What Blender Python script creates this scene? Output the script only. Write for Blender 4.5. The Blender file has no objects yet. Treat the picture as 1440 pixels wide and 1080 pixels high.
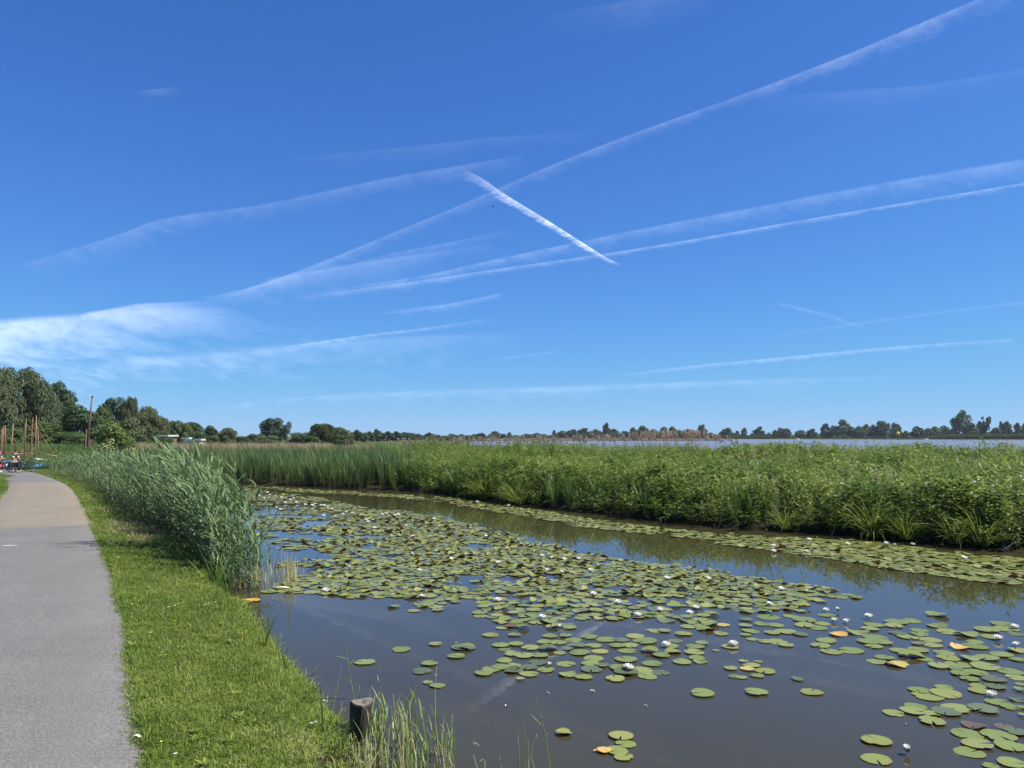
import bpy, math, random
import numpy as np
from mathutils import Vector, Matrix

SC = bpy.context.scene
COL = SC.collection
R = math.radians

# ------------------------------------------------------------------ camera
CAM_H = 2.8            # lens above the ditch water
FPX, HORIZON = 1081.0, 613.0
PITCH = math.atan((HORIZON - 540) / FPX)
cam = bpy.data.objects.new('camera', bpy.data.cameras.new('camera'))
COL.objects.link(cam)
SC.camera = cam
cam.location = (0, 0, CAM_H)
cam.rotation_euler = (math.pi / 2 + PITCH, 0, 0)
cam.data.sensor_width = 36
cam.data.lens = 36 * FPX / 1440
cam.data.clip_start = 0.1
cam.data.clip_end = 200000

# ------------------------------------------------------------------ sky, sun, exposure
SUN_AZ, SUN_EL = 94, 54
w = bpy.data.worlds.new('World')
SC.world = w
w.use_nodes = True
nt = w.node_tree
bg = nt.nodes['Background']
bg.inputs[1].default_value = 0.1
sky = nt.nodes.new('ShaderNodeTexSky')
sky.sky_type = 'NISHITA'
sky.sun_disc = False
sky.sun_elevation = R(SUN_EL)
sky.sun_rotation = R(SUN_AZ)
sky.air_density, sky.dust_density, sky.ozone_density = 0.7, 0.0, 10.0
sep = nt.nodes.new('ShaderNodeSeparateColor')
comb = nt.nodes.new('ShaderNodeCombineColor')
nt.links.new(sky.outputs[0], sep.inputs[0])
for i, (k, c, h) in enumerate(((0.60, 8.0, 1.5), (0.90, 7.8, 2.0), (1.33, 8.0, 2.0))):   # a clear-day grade: soft shoulder on each channel of the sky colour
    def mth(op, a, b):
        n = nt.nodes.new('ShaderNodeMath'); n.operation = op
        for j, v in enumerate((a, b)):
            if isinstance(v, (int, float)): n.inputs[j].default_value = v
            else: nt.links.new(v, n.inputs[j])
        return n.outputs[0]
    x = mth('MINIMUM', sep.outputs[i], c)
    den = mth('ADD', 1.0, mth('POWER', mth('DIVIDE', x, c), h))
    nt.links.new(mth('DIVIDE', mth('MULTIPLY', x, k), den), comb.inputs[i])
nt.links.new(comb.outputs[0], bg.inputs[0])

sl = bpy.data.lights.new('sun', 'SUN')
sl.energy, sl.angle, sl.color = 4.9, R(0.5), (1.0, 0.945, 0.84)
sun = bpy.data.objects.new('sun', sl)
COL.objects.link(sun)
sd = Vector((math.sin(R(SUN_AZ)) * math.cos(R(SUN_EL)), math.cos(R(SUN_AZ)) * math.cos(R(SUN_EL)), math.sin(R(SUN_EL))))
sun.rotation_euler = (-sd).to_track_quat('-Z', 'Y').to_euler()
sun.location = (20, -20, 30)
SC.view_settings.view_transform = 'Standard'
SC.view_settings.look = 'None'
SC.view_settings.gamma = 1.0
SC.view_settings.use_curve_mapping = False
SC.view_settings.exposure = 0.75
SC.render.engine = 'CYCLES'
HAZE = .00009
SC.cycles.max_bounces = 8
SC.cycles.volume_bounces = 0
SC.cycles.transparent_max_bounces = 24

# ------------------------------------------------------------------ helpers
rng = np.random.default_rng(7)
random.seed(7)


def ray(x, y):
    u, v = (x - 720) / FPX, (540 - y) / FPX
    d = np.array((u, math.cos(PITCH) - v * math.sin(PITCH), math.sin(PITCH) + v * math.cos(PITCH)))
    return d


def P(x, y, z=0.0):
    """ground point (plan x, y) that the photograph shows at pixel x, y when it lies at height z"""
    d = ray(x, y)
    t = (z - CAM_H) / d[2]
    return float(d[0] * t), float(d[1] * t)


def at(x, dist):
    """plan point at a depth of dist metres in pixel column x"""
    return (x - 720) / FPX * dist, dist


def zat(y, dist):
    return CAM_H + (HORIZON - y) / FPX * dist


def pix(pts):
    pts = np.asarray(pts, float)
    x, y, z = pts[:, 0], pts[:, 1], pts[:, 2] - CAM_H
    c, s = math.cos(PITCH), math.sin(PITCH)
    dep = y * c + z * s
    up = -y * s + z * c
    return 720 + FPX * x / dep, 540 - FPX * up / dep


def tag(o, label=None, cat=None, group=None, kind=None):
    for k, v in (('label', label), ('category', cat), ('group', group), ('kind', kind)):
        if v:
            o[k] = v
    return o


def mesh_np(name, V, F, attrs=None, smooth=False):
    me = bpy.data.meshes.new(name)
    V = np.asarray(V, np.float32); F = np.asarray(F, np.int32)
    k = F.shape[1]
    me.vertices.add(len(V)); me.vertices.foreach_set('co', V.ravel())
    me.loops.add(F.size); me.loops.foreach_set('vertex_index', F.ravel())
    me.polygons.add(len(F))
    me.polygons.foreach_set('loop_start', np.arange(0, F.size, k, dtype=np.int32))
    me.polygons.foreach_set('loop_total', np.full(len(F), k, np.int32))
    me.polygons.foreach_set('use_smooth', np.full(len(F), smooth, bool))
    for n, a in (attrs or {}).items():
        at_ = me.attributes.new(n, 'FLOAT', 'POINT')
        at_.data.foreach_set('value', np.asarray(a, np.float32))
    me.update(calc_edges=True)
    return me


def link(name, me, mat=None, parent=None, loc=None):
    o = bpy.data.objects.new(name, me)
    COL.objects.link(o)
    if mat is not None:
        if not me.materials:
            me.materials.append(mat)
    if parent is not None:
        o.parent = parent
    if loc is not None:
        o.location = loc
    return o


def thing(name, loc, label, cat, group=None, rz=0.0):
    o = bpy.data.objects.new(name, None)
    o.empty_display_size = 0.2
    COL.objects.link(o)
    o.location = loc
    o.rotation_euler = (0, 0, rz)
    return tag(o, label, cat, group)


def copy_tree(o, parent=None):
    c = o.copy()
    COL.objects.link(c)
    c.parent = parent
    for ch in o.children:
        copy_tree(ch, c)
    return c


class MB:
    """collects triangles"""

    def __init__(s):
        s.V, s.F, s.r, s.h, s.n = [], [], [], [], 0

    def add(s, V, F, r=None, h=None):
        V = np.asarray(V, float).reshape(-1, 3); F = np.asarray(F, int).reshape(-1, 3)
        s.V.append(V); s.F.append(F + s.n)
        s.r.append(np.full(len(V), rng.random() if r is None else r))
        s.h.append(np.zeros(len(V)) if h is None else np.broadcast_to(np.asarray(h, float), (len(V),)))
        s.n += len(V)

    def strip(s, C, W, side, fold=0.0, r=None, h=None):
        """ribbon along C (n,3) with half widths W (n), ending in a point"""
        C = np.asarray(C, float); side = np.asarray(side, float)
        side = side / (np.linalg.norm(side) + 1e-9)
        n = len(C); V = []; F = []; hh = []
        for i in range(n - 1):
            V += [C[i] - side * W[i], C[i] + side * W[i]]
            if h is not None: hh += [h[i], h[i]]
        V.append(C[-1])
        if h is not None: hh.append(h[-1])
        for i in range(n - 2):
            a = 2 * i
            F += [(a, a + 1, a + 3), (a, a + 3, a + 2)]
        a = 2 * (n - 2)
        F.append((a, a + 1, a + 2))
        s.add(V, F, r, hh if h is not None else None)

    def leaf(s, base, d, up, L, W, fold=0.25, r=None, h=0.5):
        d = np.asarray(d, float); d = d / np.linalg.norm(d)
        sd_ = np.cross(d, up); sd_ /= np.linalg.norm(sd_) + 1e-9
        n = np.cross(sd_, d)
        base = np.asarray(base, float)
        m = base + d * L * .45
        s.add([base, m + sd_ * W + n * W * fold, base + d * L, m - sd_ * W + n * W * fold], [(0, 1, 2), (0, 2, 3)], r, h)

    def tube(s, C, rad, k=6, r=None, caps=True, h=None):
        C = np.asarray(C, float); n = len(C)
        rad = np.broadcast_to(np.asarray(rad, float), (n,))
        V = []
        T = np.gradient(C, axis=0)
        ref = np.array((0, 0, 1.0))
        if abs(T[0][2]) > .9 * np.linalg.norm(T[0]): ref = np.array((1.0, 0, 0))
        for i in range(n):
            t = T[i] / (np.linalg.norm(T[i]) + 1e-12)
            a = np.cross(t, ref); a /= np.linalg.norm(a) + 1e-12
            b = np.cross(t, a)
            for j in range(k):
                q = 2 * math.pi * j / k
                V.append(C[i] + rad[i] * (math.cos(q) * a + math.sin(q) * b))
        F = []
        for i in range(n - 1):
            for j in range(k):
                a0, a1 = i * k + j, i * k + (j + 1) % k
                F += [(a0, a0 + k, a1 + k), (a0, a1 + k, a1)]
        hh = None if h is None else list(np.repeat(h, k))
        if caps:
            V += [C[0], C[-1]]
            if h is not None: hh += [h[0], h[-1]]
            for j in range(k):
                F.append((j, (j + 1) % k, n * k))
                F.append(((n - 1) * k + (j + 1) % k, (n - 1) * k + j, n * k + 1))
        s.add(V, F, r, hh)

    def lathe(s, prof, k=16, c=(0, 0, 0), axis='z', r=None):
        V = []; F = []; n = len(prof)
        for (q, z) in prof:
            for j in range(k):
                a = 2 * math.pi * j / k
                v = (q * math.cos(a), q * math.sin(a), z)
                if axis == 'y': v = (v[0], v[2], v[1])
                if axis == 'x': v = (v[2], v[0], v[1])
                V.append((v[0] + c[0], v[1] + c[1], v[2] + c[2]))
        for i in range(n - 1):
            for j in range(k):
                a0, a1 = i * k + j, i * k + (j + 1) % k
                F += [(a0, a1, a1 + k), (a0, a1 + k, a0 + k)]
        s.add(V, F, r)

    def box(s, c, d, rz=0.0, r=None, taper=1.0):
        c = np.asarray(c, float); V = []
        for z in (-1, 1):
            t = taper if z > 0 else 1.0
            for (x, y) in ((-1, -1), (1, -1), (1, 1), (-1, 1)):
                q = (x * d[0] / 2 * t, y * d[1] / 2 * t)
                V.append((c[0] + q[0] * math.cos(rz) - q[1] * math.sin(rz), c[1] + q[0] * math.sin(rz) + q[1] * math.cos(rz), c[2] + z * d[2] / 2))
        F = [(0, 2, 1), (0, 3, 2), (4, 5, 6), (4, 6, 7)]
        for i in range(4):
            j = (i + 1) % 4
            F += [(i, j, j + 4), (i, j + 4, i + 4)]
        s.add(V, F, r)

    def ball(s, c, rad, k=10, r=None):
        c = np.asarray(c, float); rad = np.broadcast_to(np.asarray(rad, float), (3,))
        V = []; F = []; m = k // 2
        for i in range(m + 1):
            t = math.pi * i / m
            for j in range(k):
                q = 2 * math.pi * j / k
                V.append(c + rad * (math.sin(t) * math.cos(q), math.sin(t) * math.sin(q), math.cos(t)))
        for i in range(m):
            for j in range(k):
                a0, a1 = i * k + j, i * k + (j + 1) % k
                if i > 0: F.append((a0, a0 + k, a1))
                if i < m - 1: F.append((a1, a0 + k, a1 + k))
        s.add(V, F, r)

    def arrays(s):
        return np.concatenate(s.V), np.concatenate(s.F), np.concatenate(s.r), np.concatenate(s.h)

    def mesh(s, name, smooth=False):
        V, F, r, h = s.arrays()
        return mesh_np(name, V, F, {'rnd': r, 'hgt': h}, smooth)

    def build(s, name, mat, parent=None, smooth=False, loc=None):
        return link(name, s.mesh(name, smooth), mat, parent, loc)


def bake(name, protos, pos, rot, scl, pick, mat, lean=None, tone=None, vs=None, spread=.55):
    """many copies of small plants joined into one mesh; lean (n,2) bends the tops"""
    Vs, Fs, rs, hs = [], [], [], []
    base = 0
    n = len(pos)
    tone = rng.random(n) if tone is None else tone
    lean = np.zeros((n, 2)) if lean is None else lean
    vs = np.ones(n) if vs is None else vs
    for pi, (V, F, r, h) in enumerate(protos):
        I = np.nonzero(pick == pi)[0]
        if not len(I): continue
        c, s = np.cos(rot[I])[:, None], np.sin(rot[I])[:, None]
        X = (V[:, 0] * c - V[:, 1] * s) * scl[I][:, None]
        Y = (V[:, 0] * s + V[:, 1] * c) * scl[I][:, None]
        Z = V[:, 2][None] * (scl[I] * vs[I])[:, None]
        zz = np.maximum(Z, 0)
        X = X + lean[I, 0][:, None] * zz ** 2
        Y = Y + lean[I, 1][:, None] * zz ** 2
        Z = Z - .35 * (np.hypot(lean[I, 0], lean[I, 1])[:, None] * zz) ** 2 * zz
        W = np.stack([X + pos[I, 0][:, None], Y + pos[I, 1][:, None], Z + pos[I, 2][:, None]], -1)
        Vs.append(W.reshape(-1, 3))
        Fs.append((F[None] + (np.arange(len(I)) * len(V))[:, None, None]).reshape(-1, 3) + base)
        rs.append(np.clip(tone[I][:, None] * spread + r[None] * (1 - spread), 0, 1).ravel())
        hs.append(np.broadcast_to(h[None], (len(I), len(V))).ravel())
        base += len(I) * len(V)
    me = mesh_np(name, np.concatenate(Vs), np.concatenate(Fs), {'rnd': np.concatenate(rs), 'hgt': np.concatenate(hs)})
    return link(name, me, mat)


def inpoly(px, py, poly):
    poly = np.asarray(poly, float)
    ins = np.zeros(px.shape, bool)
    j = len(poly) - 1
    for i in range(len(poly)):
        xi, yi = poly[i]; xj, yj = poly[j]
        if yi != yj:
            ins ^= ((yi > py) != (yj > py)) & (px < (xj - xi) * (py - yi) / (yj - yi) + xi)
        j = i
    return ins


def segdist(px, py, line, closed=False):
    line = np.asarray(line, float)
    d = np.full(px.shape, 1e9)
    m = len(line)
    for i in range(m if closed else m - 1):
        a, b = line[i], line[(i + 1) % m]
        ab = b - a
        t = np.clip(((px - a[0]) * ab[0] + (py - a[1]) * ab[1]) / (ab @ ab), 0, 1)
        d = np.minimum(d, np.hypot(px - a[0] - t * ab[0], py - a[1] - t * ab[1]))
    return d


def vnoise(x, y, s, seed=0):
    """smooth value noise 0..1"""
    x = np.asarray(x) / s; y = np.asarray(y) / s
    xi, yi = np.floor(x).astype(np.int64), np.floor(y).astype(np.int64)
    fx, fy = x - xi, y - yi
    fx, fy = fx * fx * (3 - 2 * fx), fy * fy * (3 - 2 * fy)

    def hsh(a, b):
        v = np.sin(a * 127.1 + b * 311.7 + seed * 74.7) * 43758.5453
        return v - np.floor(v)
    return (hsh(xi, yi) * (1 - fx) + hsh(xi + 1, yi) * fx) * (1 - fy) + (hsh(xi, yi + 1) * (1 - fx) + hsh(xi + 1, yi + 1) * fx) * fy


def sample(poly, n):
    poly = np.asarray(poly, float)
    lo, hi = poly.min(0), poly.max(0)
    a = 0.5 * abs(np.dot(poly[:, 0], np.roll(poly[:, 1], 1)) - np.dot(poly[:, 1], np.roll(poly[:, 0], 1)))
    k = int(n * (hi - lo).prod() / max(a, 1e-6) * 1.1) + 10
    q = lo + rng.random((k, 2)) * (hi - lo)
    return q[inpoly(q[:, 0], q[:, 1], poly)][:n]


def area(poly):
    poly = np.asarray(poly, float)
    return 0.5 * abs(np.dot(poly[:, 0], np.roll(poly[:, 1], 1)) - np.dot(poly[:, 1], np.roll(poly[:, 0], 1)))


# ------------------------------------------------------------------ materials
def newmat(name):
    m = bpy.data.materials.new(name)
    m.use_nodes = True
    t = m.node_tree
    return m, t, t.nodes['Principled BSDF'], t.nodes['Material Output']


def ramp(t, cols, fac):
    r = t.nodes.new('ShaderNodeValToRGB')
    el = r.color_ramp.elements
    while len(el) < len(cols): el.new(0.5)
    for i, c in enumerate(cols):
        el[i].position = i / (len(cols) - 1) if len(c) == 3 else c[3]
        el[i].color = (*c[:3], 1)
    t.links.new(fac, r.inputs[0])
    return r


def attr(t, name, typ='GEOMETRY'):
    a = t.nodes.new('ShaderNodeAttribute'); a.attribute_name = name; a.attribute_type = typ
    return a.outputs['Fac']


def noise(t, scale, detail=4, rough=.6, coord='Object', stretch=None):
    n = t.nodes.new('ShaderNodeTexNoise'); n.inputs['Scale'].default_value = scale
    n.inputs['Detail'].default_value = detail; n.inputs['Roughness'].default_value = rough
    tc = t.nodes.new('ShaderNodeTexCoord')
    src = tc.outputs[coord]
    if stretch:
        mp = t.nodes.new('ShaderNodeMapping'); mp.inputs['Scale'].default_value = stretch
        t.links.new(src, mp.inputs[0]); src = mp.outputs[0]
    t.links.new(src, n.inputs['Vector'])
    return n.outputs['Fac']


def math_(t, op, a, b=None):
    n = t.nodes.new('ShaderNodeMath'); n.operation = op
    for i, v in enumerate((a, b)):
        if v is None: continue
        if isinstance(v, (int, float)): n.inputs[i].default_value = v
        else: t.links.new(v, n.inputs[i])
    return n.outputs[0]


def mix(t, fac, a, b):
    n = t.nodes.new('ShaderNodeMix'); n.data_type = 'RGBA'
    for i, v in ((0, fac), (6, a), (7, b)):
        if isinstance(v, (int, float)): n.inputs[i].default_value = v
        elif isinstance(v, tuple): n.inputs[i].default_value = (*v, 1)
        else: t.links.new(v, n.inputs[i])
    return n.outputs[2]


def leafmat(name, cols, trans=.35, rough=.5, spec=.3, base=None, base_h=.3, objrand=False):
    """foliage: colour from the per-plant attribute rnd, dry stem bases from hgt, light shining through"""
    m, t, b, out = newmat(name)
    fac = attr(t, 'rnd')
    if objrand:
        oi = t.nodes.new('ShaderNodeObjectInfo')
        fac = math_(t, 'ADD', math_(t, 'MULTIPLY', fac, .7), math_(t, 'MULTIPLY', oi.outputs['Random'], .3))
    c = ramp(t, cols, fac).outputs[0]
    if base:
        mr = t.nodes.new('ShaderNodeMapRange'); mr.inputs[2].default_value = base_h
        t.links.new(attr(t, 'hgt'), mr.inputs[0])
        c = mix(t, mr.outputs[0], base, c)
    t.links.new(c, b.inputs['Base Color'])
    b.inputs['Roughness'].default_value = rough
    b.inputs['Specular IOR Level'].default_value = spec
    tr = t.nodes.new('ShaderNodeBsdfTranslucent')
    t.links.new(c, tr.inputs[0])
    ms = t.nodes.new('ShaderNodeMixShader'); ms.inputs[0].default_value = trans
    t.links.new(b.outputs[0], ms.inputs[1]); t.links.new(tr.outputs[0], ms.inputs[2])
    t.links.new(ms.outputs[0], out.inputs[0])
    return m


def plain(name, col, rough=.6, spec=.3, var=.25, scale=8, metallic=0.0, stretch=None):
    m, t, b, out = newmat(name)
    lo = tuple(c * (1 - var) for c in col); hi = tuple(min(1, c * (1 + var)) for c in col)
    c = ramp(t, [lo, hi], noise(t, scale, stretch=stretch)).outputs[0]
    t.links.new(c, b.inputs['Base Color'])
    b.inputs['Roughness'].default_value = rough
    b.inputs['Specular IOR Level'].default_value = spec
    b.inputs['Metallic'].default_value = metallic
    return m


M = {}
M['reed'] = leafmat('reed_leaf', [(.062, .115, .038), (.130, .200, .078), (.225, .30, .14)], .30, .52, .3, base=(.20, .17, .07), base_h=.22)
M['far_reed'] = leafmat('far_reed_leaf', [(.045, .095, .034), (.095, .165, .052), (.20, .26, .08)], .30, .5, .3, base=(.24, .20, .07), base_h=.35)
M['dry_reed'] = leafmat('dry_reed', [(.30, .22, .13), (.46, .36, .23), (.58, .47, .32)], .25, .7, .1)
M['plume'] = leafmat('reed_plume', [(.36, .27, .19), (.52, .40, .30), (.62, .50, .40)], .3, .8, .05)
M['herb'] = leafmat('marsh_leaf', [(.036, .078, .015), (.100, .168, .027), (.190, .260, .045), (.36, .41, .13)], .40, .48, .35)
M['sedge'] = leafmat('sedge_blade', [(.10, .15, .02), (.19, .24, .035), (.30, .33, .07)], .4, .5, .25)
M['iris'] = leafmat('iris_blade', [(.05, .11, .025), (.09, .17, .035), (.16, .25, .06)], .35, .4, .35)
M['grass'] = leafmat('mown_grass', [(.050, .105, .010, 0.0), (.13, .205, .024, .35), (.25, .31, .06, .65), (.50, .46, .22, 1.0)], .35, .45, .3)
M['stalk'] = leafmat('pale_stalk', [(.38, .35, .14), (.52, .47, .24), (.60, .54, .30)], .2, .6, .2)
M['green_stalk'] = leafmat('green_stalk', [(.16, .25, .06), (.24, .34, .09), (.34, .41, .15)], .3, .5, .3)
CROWN = {
    'dark': leafmat('dark_crown', [(.026, .058, .022), (.046, .090, .030), (.075, .125, .042)], .25, .5, .3, objrand=True),
    'mid': leafmat('mid_crown', [(.040, .080, .020), (.072, .120, .030), (.11, .165, .045)], .28, .5, .3, objrand=True),
    'olive': leafmat('olive_crown', [(.055, .080, .026), (.095, .125, .042), (.14, .17, .06)], .28, .5, .3, objrand=True),
    'grey': leafmat('willow_crown', [(.085, .120, .055), (.145, .185, .090), (.22, .26, .14)], .28, .5, .3, objrand=True),
    'light': leafmat('light_crown', [(.06, .10, .02), (.105, .155, .032), (.16, .21, .06)], .32, .5, .3, objrand=True),
    'cream': leafmat('cream_tipped_crown', [(.07, .12, .025, 0.0), (.13, .19, .04, .35), (.22, .27, .08, .65), (.50, .50, .28, 1.0)], .3, .5, .3),
    'plum': leafmat('plum_crown', [(.02, .012, .012), (.05, .02, .024), (.07, .03, .03)], .2, .5, .3),
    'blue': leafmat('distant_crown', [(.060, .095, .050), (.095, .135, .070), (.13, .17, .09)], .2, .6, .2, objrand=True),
}
M['bark'] = plain('bark', (.16, .135, .105), .9, .1, .4, 3)


def lilymat(name, c0, c1, c2, objrand=True):
    m, t, b, out = newmat(name)
    f = attr(t, 'rnd')
    if objrand:
        oi = t.nodes.new('ShaderNodeObjectInfo')
        f = oi.outputs['Random']
    c = ramp(t, [c0, c1, c2], f).outputs[0]
    nz = noise(t, 9, 5, .65)
    mr = t.nodes.new('ShaderNodeMapRange'); mr.inputs[1].default_value = .35; mr.inputs[2].default_value = .75
    t.links.new(nz, mr.inputs[0])
    c = mix(t, math_(t, 'MULTIPLY', mr.outputs[0], .55), c, tuple(x * y for x, y in zip(c2, (1.25, 1.1, .9))))
    ed = attr(t, 'hgt')                                              # 0 centre .. 1 rim: paler centre veins, browner rim
    er = t.nodes.new('ShaderNodeMapRange'); er.inputs[1].default_value = .8; er.inputs[2].default_value = 1.05
    t.links.new(ed, er.inputs[0])
    c = mix(t, math_(t, 'MULTIPLY', er.outputs[0], .5), c, (.20, .15, .04))
    sp = noise(t, 60, 2, .5)
    s2 = t.nodes.new('ShaderNodeMapRange'); s2.inputs[1].default_value = .66; s2.inputs[2].default_value = .70
    t.links.new(sp, s2.inputs[0])
    c = mix(t, math_(t, 'MULTIPLY', s2.outputs[0], .6), c, (.10, .07, .02))
    geo = t.nodes.new('ShaderNodeNewGeometry')
    c = mix(t, geo.outputs['Backfacing'], c, (.10, .055, .03))        # reddish undersides
    t.links.new(c, b.inputs['Base Color'])
    b.inputs['Roughness'].default_value = .30
    b.inputs['Specular IOR Level'].default_value = .5
    bp = t.nodes.new('ShaderNodeBump'); bp.inputs['Strength'].default_value = .25; bp.inputs['Distance'].default_value = .01
    t.links.new(noise(t, 22, 3), bp.inputs['Height']); t.links.new(bp.outputs[0], b.inputs['Normal'])
    tr = t.nodes.new('ShaderNodeBsdfTranslucent'); t.links.new(c, tr.inputs[0])
    ms = t.nodes.new('ShaderNodeMixShader'); ms.inputs[0].default_value = .15
    t.links.new(b.outputs[0], ms.inputs[1]); t.links.new(tr.outputs[0], ms.inputs[2]); t.links.new(ms.outputs[0], out.inputs[0])
    return m


LILY = {
    'green': lilymat('pad_green', (.125, .190, .038), (.185, .240, .052), (.24, .28, .08)),
    'yellow green': lilymat('pad_yellow_green', (.17, .22, .035), (.22, .26, .05), (.28, .30, .08)),
    'dull grey green': lilymat('pad_grey_green', (.075, .11, .05), (.10, .14, .06), (.13, .17, .08)),
    'brown': lilymat('pad_brown', (.08, .06, .04), (.11, .085, .055), (.14, .11, .07)),
    'orange': lilymat('pad_orange', (.52, .30, .05), (.58, .36, .07), (.6, .42, .12)),
    'yellow': lilymat('pad_yellow', (.38, .34, .06), (.44, .38, .08), (.5, .42, .12)),
}
LILY_MASS = lilymat('pad_mass', (.070, .115, .028), (.155, .205, .050), (.27, .29, .09), objrand=False)
M['petal'] = leafmat('lily_petal', [(.84, .83, .81), (.88, .87, .85)], .4, .45, .3)
M['stamen'] = plain('lily_stamen', (.75, .50, .04), .6, .2)
M['sepal'] = plain('lily_sepal', (.16, .14, .05), .6, .2)
M['yellow_petal'] = plain('yellow_petal', (.78, .60, .02), .5, .3, .1)


def water_mat(name, base, rough, bump, scale, stretch=None, dist=.02):
    m, t, b, out = newmat(name)
    b.inputs['Base Color'].default_value = (*base, 1)
    nz = noise(t, .25, 3)
    c = ramp(t, [tuple(x * .8 for x in base), tuple(x * 1.2 for x in base)], nz).outputs[0]
    t.links.new(c, b.inputs['Base Color'])
    b.inputs['Roughness'].default_value = rough
    b.inputs['IOR'].default_value = 1.333
    bp = t.nodes.new('ShaderNodeBump'); bp.inputs['Strength'].default_value = bump; bp.inputs['Distance'].default_value = dist
    t.links.new(noise(t, scale, 3, stretch=stretch), bp.inputs['Height']); t.links.new(bp.outputs[0], b.inputs['Normal'])
    return m


M['ditch'] = water_mat('ditch_water', (.044, .040, .019), .02, .07, 1.6, (1.0, .8, 1), .02)
M['lake'] = water_mat('lake_water', (.16, .15, .16), .25, .8, .9, (.35, 1.0, 1), .25)

# ground
m, t, b, out = newmat('ground')
c = ramp(t, [(.036, .055, .012), (.062, .085, .018), (.10, .11, .034)], noise(t, 3, 6)).outputs[0]
c2 = mix(t, attr(t, 'mud'), c, (.022, .017, .011))
t.links.new(c2, b.inputs['Base Color']); b.inputs['Roughness'].default_value = .95; b.inputs['Specular IOR Level'].default_value = .1
bp = t.nodes.new('ShaderNodeBump'); bp.inputs['Strength'].default_value = .7; bp.inputs['Distance'].default_value = .03
t.links.new(noise(t, 30, 5), bp.inputs['Height']); t.links.new(bp.outputs[0], b.inputs['Normal'])
M['ground'] = m


def asphalt(name, col, speck, warm):
    m, t, b, out = newmat(name)
    big = ramp(t, [(*(x * .84 for x in col), .25), (*col, .5), (*(x * 1.13 for x in col), .75)], noise(t, .8, 6, .7)).outputs[0]
    fine = ramp(t, [(.40, .40, .40, .28), (.95, .95, .95, .5), (1.9, 1.86, 1.8, .74)], noise(t, 55, 4, .85)).outputs[0]
    mu = t.nodes.new('ShaderNodeMix'); mu.data_type = 'RGBA'; mu.blend_type = 'MULTIPLY'; mu.inputs[0].default_value = 1
    t.links.new(big, mu.inputs[6]); t.links.new(fine, mu.inputs[7])
    vo = t.nodes.new('ShaderNodeTexVoronoi'); vo.inputs['Scale'].default_value = 75
    tc = t.nodes.new('ShaderNodeTexCoord'); t.links.new(tc.outputs['Object'], vo.inputs['Vector'])
    sepc = t.nodes.new('ShaderNodeSeparateColor'); t.links.new(vo.outputs['Color'], sepc.inputs[0])
    stone = math_(t, 'MULTIPLY', math_(t, 'GREATER_THAN', sepc.outputs[0], 1 - speck), math_(t, 'LESS_THAN', vo.outputs['Distance'], .28))
    c = mix(t, stone, mu.outputs[2], warm)
    t.links.new(c, b.inputs['Base Color'])
    b.inputs['Roughness'].default_value = .85; b.inputs['Specular IOR Level'].default_value = .25
    bp = t.nodes.new('ShaderNodeBump'); bp.inputs['Strength'].default_value = .5; bp.inputs['Distance'].default_value = .006
    t.links.new(noise(t, 170, 2), bp.inputs['Height']); t.links.new(bp.outputs[0], b.inputs['Normal'])
    return m


M['asphalt'] = asphalt('grey_asphalt', (.148, .145, .138), .25, (.30, .29, .27))
M['old_asphalt'] = asphalt('worn_brown_asphalt', (.205, .178, .138), .25, (.32, .28, .22))

# ------------------------------------------------------------------ plan of the place (metres)
PATH_R = [P(225, 1300, .4)] + [P(x, y, .4) for x, y in [(205, 1080), (190, 980), (175, 880), (160, 800), (132, 738), (112, 700)]] + \
         [P(x, y, .3) for x, y in [(96, 681), (82, 673)]] + [P(62, 666, .2), P(30, 661.5, .15)] + [(-48, 66), (-62, 75)]
PATH_R = [(-.75, 2.2), (-1.5, 3.6)] + PATH_R[1:]
PATH_W = 2.7
VERGE = [(-.25, 2.0), (-.75, 4.2), (-1.05, 5.5)] + [P(x, y, .15) for x, y in [(490, 1080), (470, 1010), (440, 970), (400, 925), (370, 890), (345, 860), (335, 838)]]
FOOT = [P(x, y, .15) for x, y in [(318, 826), (240, 768), (190, 745), (150, 715), (120, 690), (95, 676), (60, 665.5)]]   # foot of the reeds on the path side
WATER_L = VERGE + [(-5.0, 14.0), (-7.2, 18.5), (-9.0, 21.8), (-12.8, 28.3), (-17.2, 36.0), (-20.5, 42.5), (-22.5, 47.5)]
BANK = [P(x, y) for x, y in [(340, 680), (420, 683), (500, 688), (600, 692), (640, 697), (740, 712), (850, 722), (950, 735), (1050, 743), (1150, 750), (1280, 762), (1440, 775)]] + [(17.5, 14), (24, 7), (32, -2), (45, -12)]
DITCH = WATER_L + [(-19.5, 49.0)] + BANK + [(20, -12), (0, -6), (0.3, 0)]
LAKE = [(-4.5, 104), (1, 86), (20, 72), (40, 58), (62, 44), (95, 22), (150, -10), (400, -60), (700, -60), (700, 150), (480, 380), (345, 520), (262, 620),
        (180, 690), (60, 705), (-38, 690), (-28, 500), (-14, 250), (-8, 150)]
bank_arr = np.array(BANK)


def land_h(x, y):
    """height of the dry land before the water is cut in"""
    h = np.full(x.shape, .30)
    dp = segdist(x, y, PATH_R)
    far = np.clip((np.hypot(x, y) - 34) / 25, 0, 1)
    ph = .40 - .25 * far
    k = np.clip(1 - dp / 4.5, 0, 1)
    h = h * (1 - k) + ph * k
    h = h + .05 * (vnoise(x, y, 1.7, 3) - .5) + .03 * (vnoise(x, y, .6, 5) - .5)
    dike = np.exp(-((segdist(x, y, [(-120, 100), (-52, 92), (-40, 110)])) / 6) ** 2)
    return h + dike * 1.0


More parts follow.
